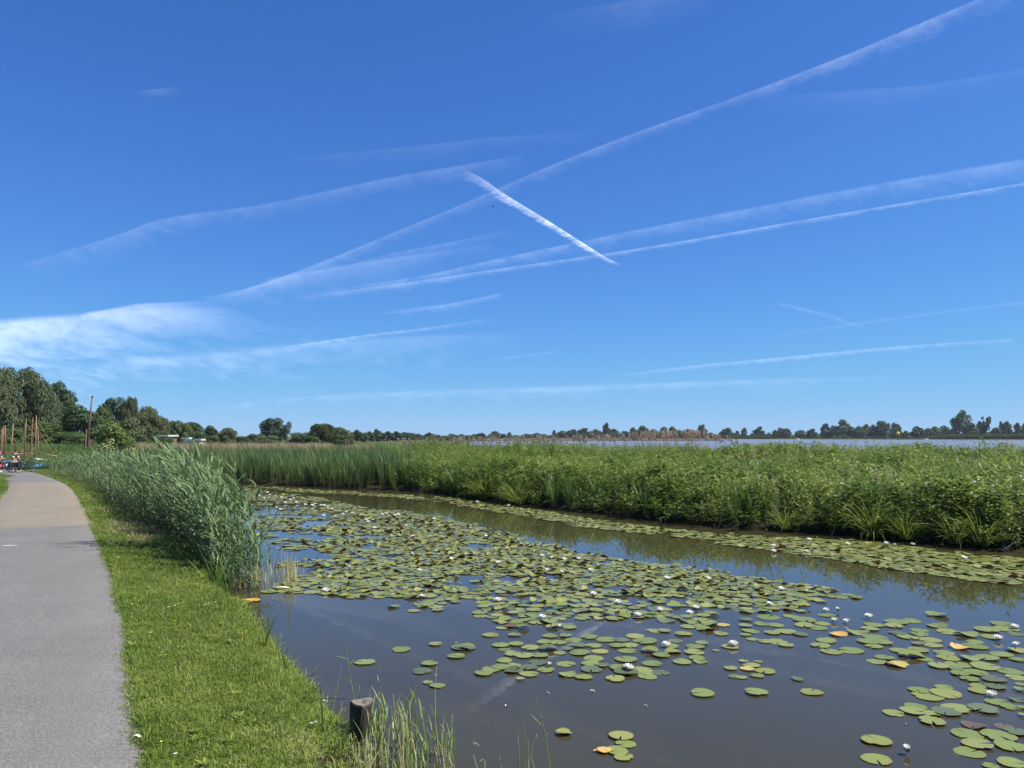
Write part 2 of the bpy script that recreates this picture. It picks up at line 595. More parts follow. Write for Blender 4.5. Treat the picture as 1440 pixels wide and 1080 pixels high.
def ground_h(x, y):
    sdd = segdist(x, y, DITCH, True) * np.where(inpoly(x, y, DITCH), -1, 1)
    sdl = segdist(x, y, LAKE, True) * np.where(inpoly(x, y, LAKE), -1, 1)
    s = np.minimum(sdd, sdl) + .10 * (vnoise(x, y, .5, 11) - .5)
    L = land_h(x, y)
    up = np.clip(s / .55, 0, 1); up = up * up * (3 - 2 * up)
    up = np.maximum(up * .8 + .2 * np.clip(s / 2.2, 0, 1), 0)
    h = np.where(s > 0, .04 + (L - .04) * up, np.maximum(-.7, .04 + s * .9))
    return h, s


# ------------------------------------------------------------------ ground, water, path
az = np.concatenate([np.radians(np.arange(-45, 45, .22)), np.radians(np.arange(45, 315, 4.5))])
rad = 1.2 * 1.03 ** np.arange(0, 298)
rad = rad[rad < 8000]
A, Rr = np.meshgrid(az, rad)
gx, gy = (Rr * np.sin(A)).ravel(), (Rr * np.cos(A)).ravel()
gx = np.append(gx, 0); gy = np.append(gy, 0)
gz, gs = ground_h(gx, gy)
dpath = segdist(gx, gy, PATH_R)
na, nr = len(az), len(rad)
ii = np.arange(nr - 1)[:, None] * na; jj = np.arange(na)[None]; j2 = (jj + 1) % na
F1 = np.stack([ii + jj, ii + na + j2, ii + na + jj], -1).reshape(-1, 3)
F2 = np.stack([ii + jj, ii + j2, ii + na + j2], -1).reshape(-1, 3)
F3 = np.stack([np.full(na, nr * na), np.arange(na), (np.arange(na) + 1) % na], -1)
F3 = F3[:, [0, 2, 1]]
mud = np.clip(1.2 - gs / .55, 0, 1)
# dark marsh peat, its colour deepened for the shade under the plants
marsh_d = segdist(gx, gy, BANK)
mud = np.maximum(mud, np.where(inpoly(gx, gy, list(BANK[:12]) + [(24, 12), (62, 44), (40, 58), (20, 72), (-8, 92), (-40, 100), (-30, 60)]), .8, 0))
# sink it under the path so the paving sheet lies on top


def path_side(x, y):
    """>0 left of the path's ditch-side edge"""
    pr = np.array(PATH_R)
    best = np.full(x.shape, 1e9); sgn = np.zeros(x.shape)
    for i in range(len(pr) - 1):
        a, b_ = pr[i], pr[i + 1]; ab = b_ - a
        tt = np.clip(((x - a[0]) * ab[0] + (y - a[1]) * ab[1]) / (ab @ ab), 0, 1)
        dx, dy = x - a[0] - tt * ab[0], y - a[1] - tt * ab[1]
        d = np.hypot(dx, dy)
        cr = ab[0] * (y - a[1]) - ab[1] * (x - a[0])
        u = d < best
        best = np.where(u, d, best); sgn = np.where(u, np.sign(cr), sgn)
    return best * sgn


ps = path_side(gx, gy)
gz = np.where((ps > -.02) & (ps < PATH_W + .02), gz - .05, gz)
g = link('ground', mesh_np('ground', np.stack([gx, gy, gz], -1), np.concatenate([F1, F2, F3]), {'mud': mud}, True), M['ground'])
tag(g, kind='structure')


def sheet(name, poly, z, mat):
    import bmesh
    bm = bmesh.new()
    f = bm.faces.new([bm.verts.new((x, y, z)) for x, y in poly])
    bmesh.ops.triangulate(bm, faces=[f])
    bm.normal_update()
    for q in bm.faces:
        if q.normal.z < 0: q.normal_flip()
    me = bpy.data.meshes.new(name); bm.to_mesh(me); bm.free()
    return tag(link(name, me, mat), kind='structure')


def grow(poly, d):
    poly = np.array(poly, float); n = len(poly); out_ = []
    sgn = 1 if np.dot(poly[:, 0], np.roll(poly[:, 1], -1)) - np.dot(poly[:, 1], np.roll(poly[:, 0], -1)) > 0 else -1
    for i in range(n):
        a, b_, c_ = poly[i - 1], poly[i], poly[(i + 1) % n]
        n1 = np.array(((b_ - a)[1], -(b_ - a)[0])); n1 /= np.linalg.norm(n1)
        n2 = np.array(((c_ - b_)[1], -(c_ - b_)[0])); n2 /= np.linalg.norm(n2)
        v = n1 + n2; v /= max(np.linalg.norm(v), .6)
        out_.append(tuple(b_ + sgn * v * d))
    return out_


sheet('ditch_water', grow(DITCH, .12), 0.0, M['ditch'])
sheet('lake_water', grow(LAKE, .6), 0.0, M['lake'])


def resample(line, step):
    line = np.asarray(line, float); o = [line[0]]
    for a, b_ in zip(line[:-1], line[1:]):
        k = max(1, int(np.linalg.norm(b_ - a) / step))
        for i in range(1, k + 1): o.append(a + (b_ - a) * i / k)
    return np.array(o)


def smooth_line(line, it=2):
    line = np.asarray(line, float)
    for _ in range(it):
        q = [line[0]]
        for a, b_ in zip(line[:-1], line[1:]): q += [a * .75 + b_ * .25, a * .25 + b_ * .75]
        q.append(line[-1]); line = np.array(q)
    return line


pr = resample(smooth_line(PATH_R, 2), .12)
tn = np.gradient(pr, axis=0); tn /= np.linalg.norm(tn, axis=1)[:, None]
nl = np.stack([-tn[:, 1], tn[:, 0]], -1)
dist = np.hypot(pr[:, 0], pr[:, 1])
ph = .41 - .25 * np.clip((dist - 34) / 25, 0, 1)
edge = .045 * (vnoise(pr[:, 0], pr[:, 1], .35, 21) - .5) + .03 * (vnoise(pr[:, 0], pr[:, 1], .12, 22) - .5)
offs = [-.0, .12, .7, 1.35, 2.0, 2.58, 2.7]
camber = [-.045, 0, .012, .02, .012, 0, -.045]
wob = [1, 1, 0, 0, 0, -1, -1]
t_cut1 = float(np.hypot(*P(132, 738, .4))); t_cut2 = float(np.hypot(*P(88, 676.5, .3)))
for nm, lo, hi, mt, lb in (('cycle_path', 0, t_cut1, 'asphalt', None), ('cycle_path', t_cut1, t_cut2, 'old_asphalt', None), ('cycle_path', t_cut2, 999, 'asphalt', None)):
    I = np.nonzero((dist >= lo - .13) & (dist < hi))[0]
    V = []
    for i in I:
        for o_, c_, wv in zip(offs, camber, wob):
            q = pr[i] + nl[i] * (o_ - edge[i] * wv)
            V.append((q[0], q[1], ph[i] + c_))
    F = []
    k = len(offs)
    for a in range(len(I) - 1):
        for j in range(k - 1):
            q = a * k + j
            F += [(q, q + k, q + k + 1), (q, q + k + 1, q + 1)]
    F = [f[::-1] for f in F]
    tag(link(nm, mesh_np(nm, V, F, None, True), M[mt]), kind='structure')

# ------------------------------------------------------------------ sky: contrails and cirrus
ALT = 6000.0


def cloudmat(name, scale, stretch, lo, hi, power):
    m, t, b, out = newmat(name)
    t.nodes.remove(b)
    lw = t.nodes.new('ShaderNodeLayerWeight'); lw.inputs[0].default_value = .5
    geo = t.nodes.new('ShaderNodeNewGeometry')
    face = math_(t, 'MINIMUM', math_(t, 'MULTIPLY', math_(t, 'SUBTRACT', 1.0, lw.outputs['Facing']), attr(t, 'hgt')), 1.0)
    face = math_(t, 'POWER', face, power)
    n1 = noise(t, scale * lo, 4, .6, stretch=stretch); n2 = noise(t, scale, 6, .65, stretch=stretch)
    al = math_(t, 'SUBTRACT', math_(t, 'MULTIPLY', face, math_(t, 'ADD', .25, math_(t, 'MULTIPLY', n1, 1.6))), math_(t, 'MULTIPLY', n2, hi))
    al = math_(t, 'MINIMUM', math_(t, 'MAXIMUM', math_(t, 'MULTIPLY', al, 1.35), 0.0), 1.0)
    sx = t.nodes.new('ShaderNodeSeparateXYZ'); t.links.new(geo.outputs['Normal'], sx.inputs[0])
    low = t.nodes.new('ShaderNodeMapRange'); low.interpolation_type = 'SMOOTHSTEP'
    low.inputs[1].default_value = -.12; low.inputs[2].default_value = -.62; t.links.new(sx.outputs[2], low.inputs[0])     # opacity fades out the upper flanks, which would shade dark
    al = math_(t, 'MULTIPLY', math_(t, 'MULTIPLY', al, attr(t, 'rnd')), low.outputs[0])
    al = math_(t, 'MULTIPLY', al, math_(t, 'SUBTRACT', 1.0, geo.outputs['Backfacing']))
    al = math_(t, 'MULTIPLY', al, attr(t, 'op', 'OBJECT'))
    mm = t.nodes.new('ShaderNodeBsdfTranslucent'); mm.inputs[0].default_value = (.72, .80, .92, 1)
    dn = t.nodes.new('ShaderNodeCombineXYZ'); dn.inputs[2].default_value = -1.0          # ice haze lets the sun through alike all over
    t.links.new(dn.outputs[0], mm.inputs['Normal'])
    tp = t.nodes.new('ShaderNodeBsdfTransparent')
    ms = t.nodes.new('ShaderNodeMixShader')
    t.links.new(al, ms.inputs[0]); t.links.new(tp.outputs[0], ms.inputs[1]); t.links.new(mm.outputs[0], ms.inputs[2])
    t.links.new(ms.outputs[0], out.inputs[0])
    return m


M['trail'] = cloudmat('contrail_ice', .0060, None, .18, .85, 1.1)
M['cirrus'] = cloudmat('cirrus_ice', .00085, (.46, .12, 1.6), .30, 1.15, .8)


def contrail(line, wid, fade, op, label, mat='trail', flat=.30, name='contrail', alt=ALT, cat='contrail'):
    """a long ice trail at altitude, built as a flattened tube; thickness through its cross-section sets its density"""
    L = np.array(line, float); wid = np.array(wid, float); fade = np.array(fade, float)
    s = np.linspace(0, 1, len(L)); S = np.linspace(0, 1, 60)
    px, py = np.interp(S, s, L[:, 0]), np.interp(S, s, L[:, 1])
    k = np.ones(7) / 7
    px = np.convolve(np.pad(px, 3, 'edge'), k, 'valid'); py = np.convolve(np.pad(py, 3, 'edge'), k, 'valid')
    ww, fd = np.interp(S, s, wid), np.interp(S, s, fade)
    C = []; rd = []
    for x, y, w_ in zip(px, py, ww):
        d = ray(x, y); tt = (alt - CAM_H) / d[2]
        C.append(d * tt)
        rd.append(w_ * 1.2 / 2 / FPX * np.linalg.norm(d * tt))
    C = np.array(C); rd = np.array(rd)
    T = np.gradient(C, axis=0); T /= np.linalg.norm(T, axis=1)[:, None]
    V, F, h, r = [], [], [], []
    K = 18
    for i in range(60):
        # horizontal half-axis chosen so the trail keeps its measured width from below
        sd_ = np.cross(T[i], (0, 0, 1.0)); sd_ /= np.linalg.norm(sd_)
        view = C[i] / np.linalg.norm(C[i])
        up_ = np.cross(sd_, T[i])
        if up_[2] < 0: up_ = -up_
        vT = view - T[i] * (view @ T[i]); nvT = np.linalg.norm(vT)
        e_ = np.cross(view, T[i]); e_ /= np.linalg.norm(e_) + 1e-9
        appar = np.hypot(sd_ @ e_, flat * (up_ @ e_))
        a = rd[i] / max(.15, appar)
        for j in range(K):
            q = 2 * math.pi * j / K
            V.append(C[i] + sd_ * a * math.cos(q) + up_ * a * flat * math.sin(q))
            h.append(1 / max(nvT, .1))
            r.append(fd[i])
    for i in range(59):
        for j in range(K):
            a0, a1 = i * K + j, i * K + (j + 1) % K
            F += [(a0, a1, a1 + K), (a0, a1 + K, a0 + K)]
    V = np.array(V)
    # outward winding
    f = F[0]; nn = np.cross(V[f[1]] - V[f[0]], V[f[2]] - V[f[0]])
    if nn @ (V[f[0]] - C[0]) < 0: F = [q[::-1] for q in F]
    org = V.mean(0)
    o = link(name, mesh_np(name, V - org, F, {'hgt': h, 'rnd': r}, True), M[mat], loc=tuple(org))
    o['op'] = float(op) * (.46 if mat == 'trail' else .44)
    return tag(o, label, cat)


contrail([(640, 238), (668, 253), (700, 274), (760, 309), (820, 346), (848, 363), (870, 374)], [14, 16, 12.5, 10, 8, 6, 8], [.0, .35, .7, .95, 1, .55, .0], 1.45,
         'short bright white contrail slanting down across the middle of the sky')
contrail([(1445, -10), (1330, 35), (1200, 87), (1050, 142), (900, 193), (760, 247), (680, 284), (560, 334), (450, 380), (380, 408), (320, 424)], [30, 27, 22, 19, 18, 17, 17, 18, 20, 24, 30],
         [.7, 1, .95, .8, .7, .6, .5, .6, .75, .9, .2], .24, 'long contrail rising diagonally from the wispy cloud to the top corner')
contrail([(70, 380), (180, 346), (260, 318), (400, 297), (560, 262), (690, 238), (760, 228)], [34, 34, 36, 30, 32, 28, 30], [.3, .7, 1, .8, .8, .8, 0], .15,
         'faint broad contrail passing behind the top end of the bright one')
contrail([(1480, 256), (1300, 285), (1150, 310), (950, 345), (850, 361), (700, 383), (600, 400), (430, 424)], [13, 12, 12, 12, 12, 16, 20, 26], [1, 1, .95, .9, .8, .8, .8, .1], .32,
         'thin lower contrail of the parallel pair under the bright one')
contrail([(1480, 236), (1300, 264), (1150, 290), (950, 326), (850, 344), (700, 374), (610, 394), (430, 418)], [40, 40, 38, 34, 30, 26, 22, 20], [.8, .8, .8, .8, .85, 1, .8, .0], .21,
         'broad feathery contrail of the parallel pair reaching the picture edge')
contrail([(420, 489), (470, 481), (540, 471), (620, 462), (710, 449)], [16, 14, 14, 14, 16], [.3, 1, .9, .7, .1], .36,
         'low white streak of cloud just above the small round trees', name='cloud_streak', cat='cloud')
contrail([(560, 442), (640, 432), (690, 422), (728, 414)], [22, 20, 18, 20], [.2, .8, .8, .6], .26, 'short soft streak of cloud above the low white one', name='cloud_streak', cat='cloud')
contrail([(1078, 425), (1110, 432), (1160, 444), (1215, 464)], [9, 9, 8, 8], [.2, 1, .8, .2], .26, 'short thin contrail sloping down above the lake')
contrail([(900, 526), (1000, 514), (1100, 505), (1200, 495), (1290, 487), (1440, 478)], [18, 18, 18, 17, 16, 18], [.2, .8, 1, 1, .9, .4], .30, 'long low contrail lying over the lake treeline')
contrail([(1080, 475), (1200, 457), (1320, 441), (1460, 424)], [12, 11, 11, 12], [.1, .6, .7, .6], .15, 'very faint contrail between the low one and the thin sloping one')
contrail([(200, 136), (230, 132), (262, 127)], [14, 14, 12], [.1, .8, .1], .12, 'tiny faint wisp of contrail in the deep blue', cat='contrail')
contrail([(520, 372), (600, 356), (660, 344), (740, 326)], [22, 24, 22, 20], [.1, .7, .7, .1], .16, 'faint streak of cloud between the long contrail and the parallel pair', name='cloud_streak', cat='cloud')
contrail([(720, 503), (800, 494)], [12, 12], [.5, .5], .18, 'tiny dim streak of cloud low over the dry reeds', name='cloud_streak', cat='cloud')
contrail([(420, 232), (560, 222), (700, 205), (850, 196)], [26, 30, 28, 24], [.1, .6, .6, .1], .10, 'barely visible streak of cloud high over the bright contrail', name='cloud_streak', cat='cloud')
contrail([(780, 40), (900, 22), (1000, 14)], [36, 40, 30], [.1, .7, .1], .10, 'dim high wisp of cloud near the top of the sky', name='cloud_streak', cat='cloud')
contrail([(1050, 155), (1180, 150), (1300, 138), (1460, 110)], [36, 40, 34, 30], [.1, .7, .6, .4], .10, 'dim wide streak of cloud under the long diagonal contrail', name='cloud_streak', cat='cloud')
for (ln, wd, fd, op, lb) in (
    ([(40, 540), (120, 512), (200, 488), (280, 468), (350, 452), (420, 440)], [60, 130, 160, 140, 100, 50], [.1, .8, 1, 1, .8, .05], .85, 'large wispy white cirrus cloud above the willows'),
    ([(150, 470), (220, 452), (290, 438), (350, 428)], [40, 60, 56, 30], [.1, 1, .9, .1], .6, 'white upper lobe of cirrus where the long diagonal contrail ends'),
    ([(-60, 512), (10, 494), (60, 480), (125, 462)], [60, 80, 70, 36], [.8, 1, .9, .1], .75, 'small wispy white cloud at the edge of the sky beside the large wispy one'),
    ([(60, 575), (250, 545), (450, 515), (640, 490), (800, 474)], [80, 120, 120, 90, 50], [.3, .8, .9, .7, .1], .42, 'pale thin veil of cloud stretching low across the sky'),
    ([(380, 572), (600, 556), (850, 548), (1100, 538), (1300, 532)], [40, 60, 60, 50, 30], [.2, .8, .8, .7, .1], .34, 'faint flat veil of cloud close over the horizon'),
    ([(380, 430), (480, 405), (600, 380), (740, 352)], [50, 70, 60, 40], [.1, .8, .7, .1], .30, 'thin feathery cloud filling the gap beside the parallel contrails'),
):
    contrail(ln, wd, fd, op, lb, 'cirrus', .22, 'cirrus_cloud', cat='cloud')

# ------------------------------------------------------------------ plants along the ditch (uncountable: grass, reeds, herbs)
WIND = np.array((-.92, .1))


def height_at(xy):
    h, s = ground_h(xy[:, 0], xy[:, 1])
    return h, s


def reed_plant(h, nl_, r_, leafL=.5, leafW=.017, seg=3):
    b = MB()
    b.tube([(0, 0, -.15), (.01, 0, h * .5), (.02, .01, h * .97)], [.006, .005, .002], 3, .4, False, [0, .5, 1])
    az0 = r_.random() * 6.28
    for i in range(nl_):
        t_ = .16 + .84 * (i + r_.random() * .7) / nl_
        z = h * t_
        a = az0 + (i % 2) * math.pi + r_.normal(0, .7)
        d = np.array((math.cos(a), math.sin(a), 0))
        L = leafL * (.65 + .6 * r_.random()) * (1.1 - .45 * t_)
        el = R(38 + 38 * t_ + r_.normal(0, 9))
        C = [np.array((.01, 0, z))]
        n = seg
        for q in range(n):
            C.append(C[-1] + L / n * (d * math.cos(el) + np.array((0, 0, math.sin(el)))))
            el -= R(14 + 22 * r_.random())
        W = [leafW * .55, leafW, leafW * .75, leafW * .4][:n + 1]
        b.strip(C, W, np.cross(d, (0, 0, 1)) + r_.normal(0, .25, 3), r=np.clip(.3 + .7 * r_.random(), 0, 1), h=[t_] * (n + 1))
    return b.arrays()


def blade_tuft(n, h, spread, W, droop, r_, seg=4):
    b = MB()
    for _ in range(n):
        a = r_.random() * 6.28
        d = np.array((math.cos(a), math.sin(a), 0))
        L = h * (.55 + .5 * r_.random())
        el = R(90 - spread * (.15 + .85 * r_.random()))
        C = [d * .03 * r_.random() * n ** .5 * .4 + np.array((0, 0, -.03))]
        for q in range(seg):
            C.append(C[-1] + L / seg * (d * math.cos(el) + np.array((0, 0, math.sin(el)))))
            el -= R(droop * (.3 + r_.random()) * (q + 1) / seg)
        W_ = [W * k for k in (.8, 1, .9, .65, .4)][:seg + 1]
        b.strip(C, W_, np.cross(d, (0, 0, 1)) + r_.normal(0, .35, 3), r=r_.random(), h=np.linspace(0, 1, seg + 1))
    return b.arrays()


def herb_plant(h, n, r_, L0=.085, W0=.026):
    b = MB()
    for s_ in range(2):
        a0 = r_.random() * 6.28; tl = r_.random() * .22
        C = [np.array((0, 0, 0.)), np.array((math.cos(a0) * tl * .4, math.sin(a0) * tl * .4, h * .5)), np.array((math.cos(a0) * tl, math.sin(a0) * tl, h * (.8 + .2 * r_.random())))]
        b.tube(C, [.005, .004, .002], 3, .3, False, [0, .5, 1])
        for i in range(n // 2):
            t_ = .18 + .82 * (i + r_.random()) / (n / 2)
            p_ = C[0] * (1 - t_) + C[2] * t_ + np.array((0, 0, .02 * math.sin(t_ * 3)))
            a = i * 2.4 + r_.random()
            d = np.array((math.cos(a), math.sin(a), r_.normal(.25, .35)))
            b.leaf(p_ + d * .02, d, (0, 0, 1), L0 * (.6 + .8 * r_.random()) * (1.2 - .4 * t_) * 1.4, W0 * (.7 + .6 * r_.random()), .3, r_.random(), t_)
    return b.arrays()


r1 = np.random.default_rng(11)
REEDS = [reed_plant(2.15, 12, r1, .60, .024) for _ in range(6)]
REEDS_S = [reed_plant(2.1, 9, r1, .60, .032, 2) for _ in range(4)]

# --- the reed belt between path and ditch
foot = np.array(FOOT); wl = np.array(WATER_L[len(VERGE):])
fs = resample(foot, .25)
belt_poly = [tuple(p_) for p_ in foot] + [(-24.5, 50.5)] + [tuple(p_ + np.array((.75, -.1))) for p_ in wl[::-1]] + [(-4.55, 14.1)]
q = sample(belt_poly, int(area(belt_poly) * 34))
dd = np.hypot(q[:, 0], q[:, 1])
keep = rng.random(len(q)) < np.clip(1.25 - (dd - 14) / 34, .32, 1)
q = q[keep]; dd = dd[keep]
z, s_ = height_at(q)
dfoot = segdist(q[:, 0], q[:, 1], foot)
hs_ = np.clip(.50 + .42 * dfoot, .48, 1.06) * (.82 + .3 * rng.random(len(q))) * (.9 + .2 * vnoise(q[:, 0], q[:, 1], 1.2, 4))
near_tip = np.hypot(q[:, 0] + 4.9, q[:, 1] - 14.2)
hs_ *= np.clip(.58 + near_tip * .34, .5, 1) * np.interp(dd, [14, 20, 28, 40, 52], [1.08, 1.0, .82, .72, .66])
ln = WIND[None] * (.06 + .17 * rng.random((len(q), 1))) + rng.normal(0, .07, (len(q), 2))
edge_r = np.clip(1 - segdist(q[:, 0], q[:, 1], wl) / .8, 0, 1)
ln[:, 0] += edge_r * .16 * rng.random(len(q))
pick = np.where(dd < 26, rng.integers(0, 6, len(q)), 6 + rng.integers(0, 4, len(q)))
z = np.maximum(z, -.25)
o = bake('reed_belt', REEDS + REEDS_S, np.stack([q[:, 0], q[:, 1], z], -1), rng.random(len(q)) * 6.28, hs_, pick, M['reed'], ln, tone=np.clip(vnoise(q[:, 0], q[:, 1], .7, 45) * 1.1 - .1 + rng.normal(0, .25, len(q)), 0, 1), spread=.6)
tag(o, 'dense belt of tall blue green reeds leaning in the wind between path and ditch', 'reeds', kind='stuff')

ex = np.column_stack([rng.uniform(-7.4, -5.2, 46), np.zeros(46)]); ex[:, 1] = 14.2 + (-5.2 - ex[:, 0]) * 1.55 + rng.uniform(-.4, .9, 46)
ez, _ = height_at(ex)
o = bake('tall_reeds', REEDS, np.column_stack([ex, np.maximum(ez, -.1)]), rng.random(46) * 6.28, rng.uniform(.98, 1.16, 46) * np.clip(.62 + (ex[:, 1] - 14.2) * .16, .62, 1), rng.integers(0, 6, 46), M['reed'], WIND * rng.uniform(.06, .20, (46, 1)) + rng.normal(0, .06, (46, 2)), tone=.5 + .5 * rng.random(46))
tag(o, 'pale taller reeds arching out of the near end of the belt', 'reeds', kind='stuff')
k = rng.random(len(q)) < .07
DEADR = [reed_plant(2.0, 3, r1, .4, .014) for _ in range(3)]
o = bake('dead_reed_stems', DEADR, np.stack([q[k, 0], q[k, 1], z[k]], -1), rng.random(k.sum()) * 6.28, hs_[k] * rng.uniform(.6, 1.05, k.sum()), rng.integers(0, 3, k.sum()), M['dry_reed'], ln[k] * 1.3 + rng.normal(0, .1, (k.sum(), 2)))
tag(o, 'straw coloured dead stems left standing among the green reeds', 'reeds', kind='stuff')

# --- bright iris leaves at the tip of the reed belt
IRIS = [blade_tuft(16, 1.15, 30, .013, 16, r1) for _ in range(3)]
for i, (x, y, sc_) in enumerate(((302, 829, 1.15), (322, 836, .95), (272, 806, .8))):
    px_, py_ = P(x, y, .1)
    V, F, rr_, hh_ = IRIS[i]
    o = link('iris_clump', mesh_np('iris_clump', V * sc_, F, {'rnd': rr_, 'hgt': hh_}), M['iris'], loc=(px_, py_, .06))
    tag(o, ('tall bright green iris clump at the waterside tip of the reed belt', 'bright green iris clump leaning over the water beside the taller one', 'small iris clump set back in the grass edge of the reed belt')[i], 'plant', 'iris clumps by the reeds')

# --- far marsh: reeds (left part) and broad leaved herbs (right part)
MARSH = BANK[:12] + [(17.5, 14), (24, 9), (60, 42), (39, 57.2), (19, 71), (-8, 91), (-29, 110), (-46, 98), (-34, 62), (-24, 50)]
FREED = [blade_tuft(22, 2.0, 17, .013, 9, r1, 3) for _ in range(4)]
mq = sample(MARSH, int(area(MARSH) * 16))
dbank = segdist(mq[:, 0], mq[:, 1], BANK)
dcam = np.hypot(mq[:, 0], mq[:, 1])
pxm, _ = pix(np.column_stack([mq, np.full(len(mq), .5)]))
zone = np.clip((pxm - 560 - 90 * (vnoise(mq[:, 0], mq[:, 1], 3, 8) - .5)) / 60, 0, 1)          # 0 reeds .. 1 herbs
front = np.exp(-dbank / 2.2)
dens = np.clip(.10 + .9 * front, 0, 1) * np.clip(1.35 - dcam / 110, .25, 1)
isreed = rng.random(len(mq)) > zone
k = isreed & (rng.random(len(mq)) < dens * .75) & (pxm > 120)
q = mq[k]; z, s_ = height_at(q)
ln = WIND[None] * (.01 + .05 * rng.random((len(q), 1))) + rng.normal(0, .045, (len(q), 2))
o = bake('reed_bed', FREED, np.stack([q[:, 0], q[:, 1], np.maximum(z, -.05)], -1), rng.random(len(q)) * 6.28, (.66 + .34 * rng.random(len(q))) * (.85 + .3 * vnoise(q[:, 0], q[:, 1], 4, 3)),
         rng.integers(0, 4, len(q)), M['far_reed'], ln, tone=np.clip(vnoise(q[:, 0], q[:, 1], 2.5, 9) + rng.normal(0, .35, len(q)), 0, 1))
tag(o, 'bed of upright dark green reeds across the ditch', 'reeds', kind='stuff')

HERBS = [herb_plant(1.0 + .25 * r1.random(), 34, r1, .125, .045) for _ in range(5)] + [herb_plant(1.1, 34, r1, .19, .024) for _ in range(3)] + [herb_plant(.9, 24, r1, .17, .066) for _ in range(3)]
k = (~isreed) & (rng.random(len(mq)) < np.clip(.24 + .60 * np.exp(-dbank / 3.0), 0, 1) * np.clip(1.35 - dcam / 110, .3, 1))
q = mq[k]; z, s_ = height_at(q); db = dbank[k]
big = vnoise(q[:, 0], q[:, 1], 3.0, 31)
hs_ = (.50 + .55 * big + .28 * vnoise(q[:, 0], q[:, 1], 1.1, 37) + .22 * rng.random(len(q))) * np.interp(db, [0, 1.2, 10, 25, 42], [.62, 1.06, 1.10, 1.30, 1.55])
pick = np.where(vnoise(q[:, 0], q[:, 1], 2.2, 33) > .52, rng.integers(0, 5, len(q)), np.where(rng.random(len(q)) < .7, 5 + rng.integers(0, 3, len(q)), 8 + rng.integers(0, 3, len(q))))
ln = -np.column_stack([np.zeros(len(q)), np.ones(len(q))]) * .10 * np.exp(-db / .6)[:, None] + rng.normal(0, .05, (len(q), 2)) + WIND * .03
o = bake('marsh_herbs', HERBS, np.stack([q[:, 0], q[:, 1], np.maximum(z, 0)], -1), rng.random(len(q)) * 6.28, hs_, pick, M['herb'], ln,
         tone=np.clip(vnoise(q[:, 0], q[:, 1], 1.3, 35) * 1.1 - .1 + rng.normal(0.05, .22, len(q)), 0, 1))
tag(o, 'dense leafy marsh herbs covering the far bank of the ditch', 'plants', kind='stuff')

EMER = [herb_plant(1.5, 30, r1, .13, .035) for _ in range(3)]
k = (zone > .6) & (rng.random(len(mq)) < .016)
q = mq[k]; z, s_ = height_at(q)
o = bake('tall_marsh_weeds', EMER, np.stack([q[:, 0], q[:, 1], np.maximum(z, 0)], -1), rng.random(len(q)) * 6.28, .95 + .3 * rng.random(len(q)), rng.integers(0, 3, len(q)), M['herb'], rng.normal(0, .04, (len(q), 2)), tone=rng.random(len(q)))
tag(o, 'taller leafy stems standing up out of the marsh herbs', 'plants', kind='stuff')
SEED = []
for _ in range(4):
    b = MB()
    for i in range(7):
        a = r1.random() * 6.28; d = np.array((math.cos(a), math.sin(a), 0)); h_ = 1.15 + .45 * r1.random(); sp_ = .12 + .22 * r1.random()
        top_ = d * sp_ + np.array((0, 0, h_))
        b.tube([(0, 0, 0), tuple(d * sp_ * .4 + np.array((0, 0, h_ * .6))), tuple(top_)], [.004, .003, .002], 3, .6, False, [0, .5, 1])
        for j in range(5):
            b.leaf(top_ - (0, 0, .03 * j), d * .5 + np.array((r1.normal(0, .5), r1.normal(0, .5), .8)), (0, 0, 1), .07, .012, .3, r1.random(), 1)
    SEED.append(b.arrays())
k = (pxm > 1000) & (rng.random(len(mq)) < .028 * np.clip(vnoise(mq[:, 0], mq[:, 1], 3.5, 47) - .35, 0, 1))
q = mq[k]; z, s_ = height_at(q)
o = bake('seeding_grass', SEED, np.stack([q[:, 0], q[:, 1], np.maximum(z, 0)], -1), rng.random(len(q)) * 6.28, .85 + .35 * rng.random(len(q)), rng.integers(0, 4, len(q)), M['plume'], WIND * .05 + rng.normal(0, .04, (len(q), 2)), tone=rng.random(len(q)))
tag(o, 'brownish seed heads of grasses rising through the marsh herbs', 'grass', kind='stuff')

# iris and grass blades mixed into the herbs
MIXB = [blade_tuft(14, 1.25, 26, .011, 16, r1) for _ in range(3)] + [blade_tuft(26, .95, 48, .006, 34, r1) for _ in range(3)]
k = (zone > .2) & (rng.random(len(mq)) < .055 + .16 * np.exp(-dbank / 1.5)) & (vnoise(mq[:, 0], mq[:, 1], 1.8, 41) > .42)
q = mq[k]; z, s_ = height_at(q)
o = bake('marsh_grass', MIXB, np.stack([q[:, 0], q[:, 1], np.maximum(z, 0)], -1), rng.random(len(q)) * 6.28, .8 + .45 * rng.random(len(q)), rng.integers(0, 6, len(q)), M['iris'], rng.normal(0, .08, (len(q), 2)))
tag(o, 'coarse grass blades rising among the marsh herbs', 'grass', kind='stuff')

# hanging growth over the dark waterline of the far bank
bl = resample(np.array(BANK[3:12]), .10)
bl = bl + rng.normal(0, .12, bl.shape)
TUFTX = np.array([1222, 1372, 1268, 684, 732, 1335, 778, 800, 908, 645, 1100])
bpx, _ = pix(np.column_stack([bl, np.full(len(bl), .3)]))
k = (rng.random(len(bl)) < .8) & (np.abs(bpx[:, None] - TUFTX[None]).min(1) > 14)
bl = bl[k]
pk = rng.integers(0, len(HERBS), len(bl))
o = bake('bank_growth', HERBS, np.column_stack([bl, np.full(len(bl), .03)]), rng.random(len(bl)) * 6.28, .45 + .45 * rng.random(len(bl)), pk, M['herb'],
         np.column_stack([rng.normal(-.45, .4, len(bl)), -.6 + rng.normal(0, .4, len(bl))]), tone=rng.random(len(bl)) * .6)
tag(o, 'low leafy growth hanging over the edge of the far bank', 'plants', kind='stuff')

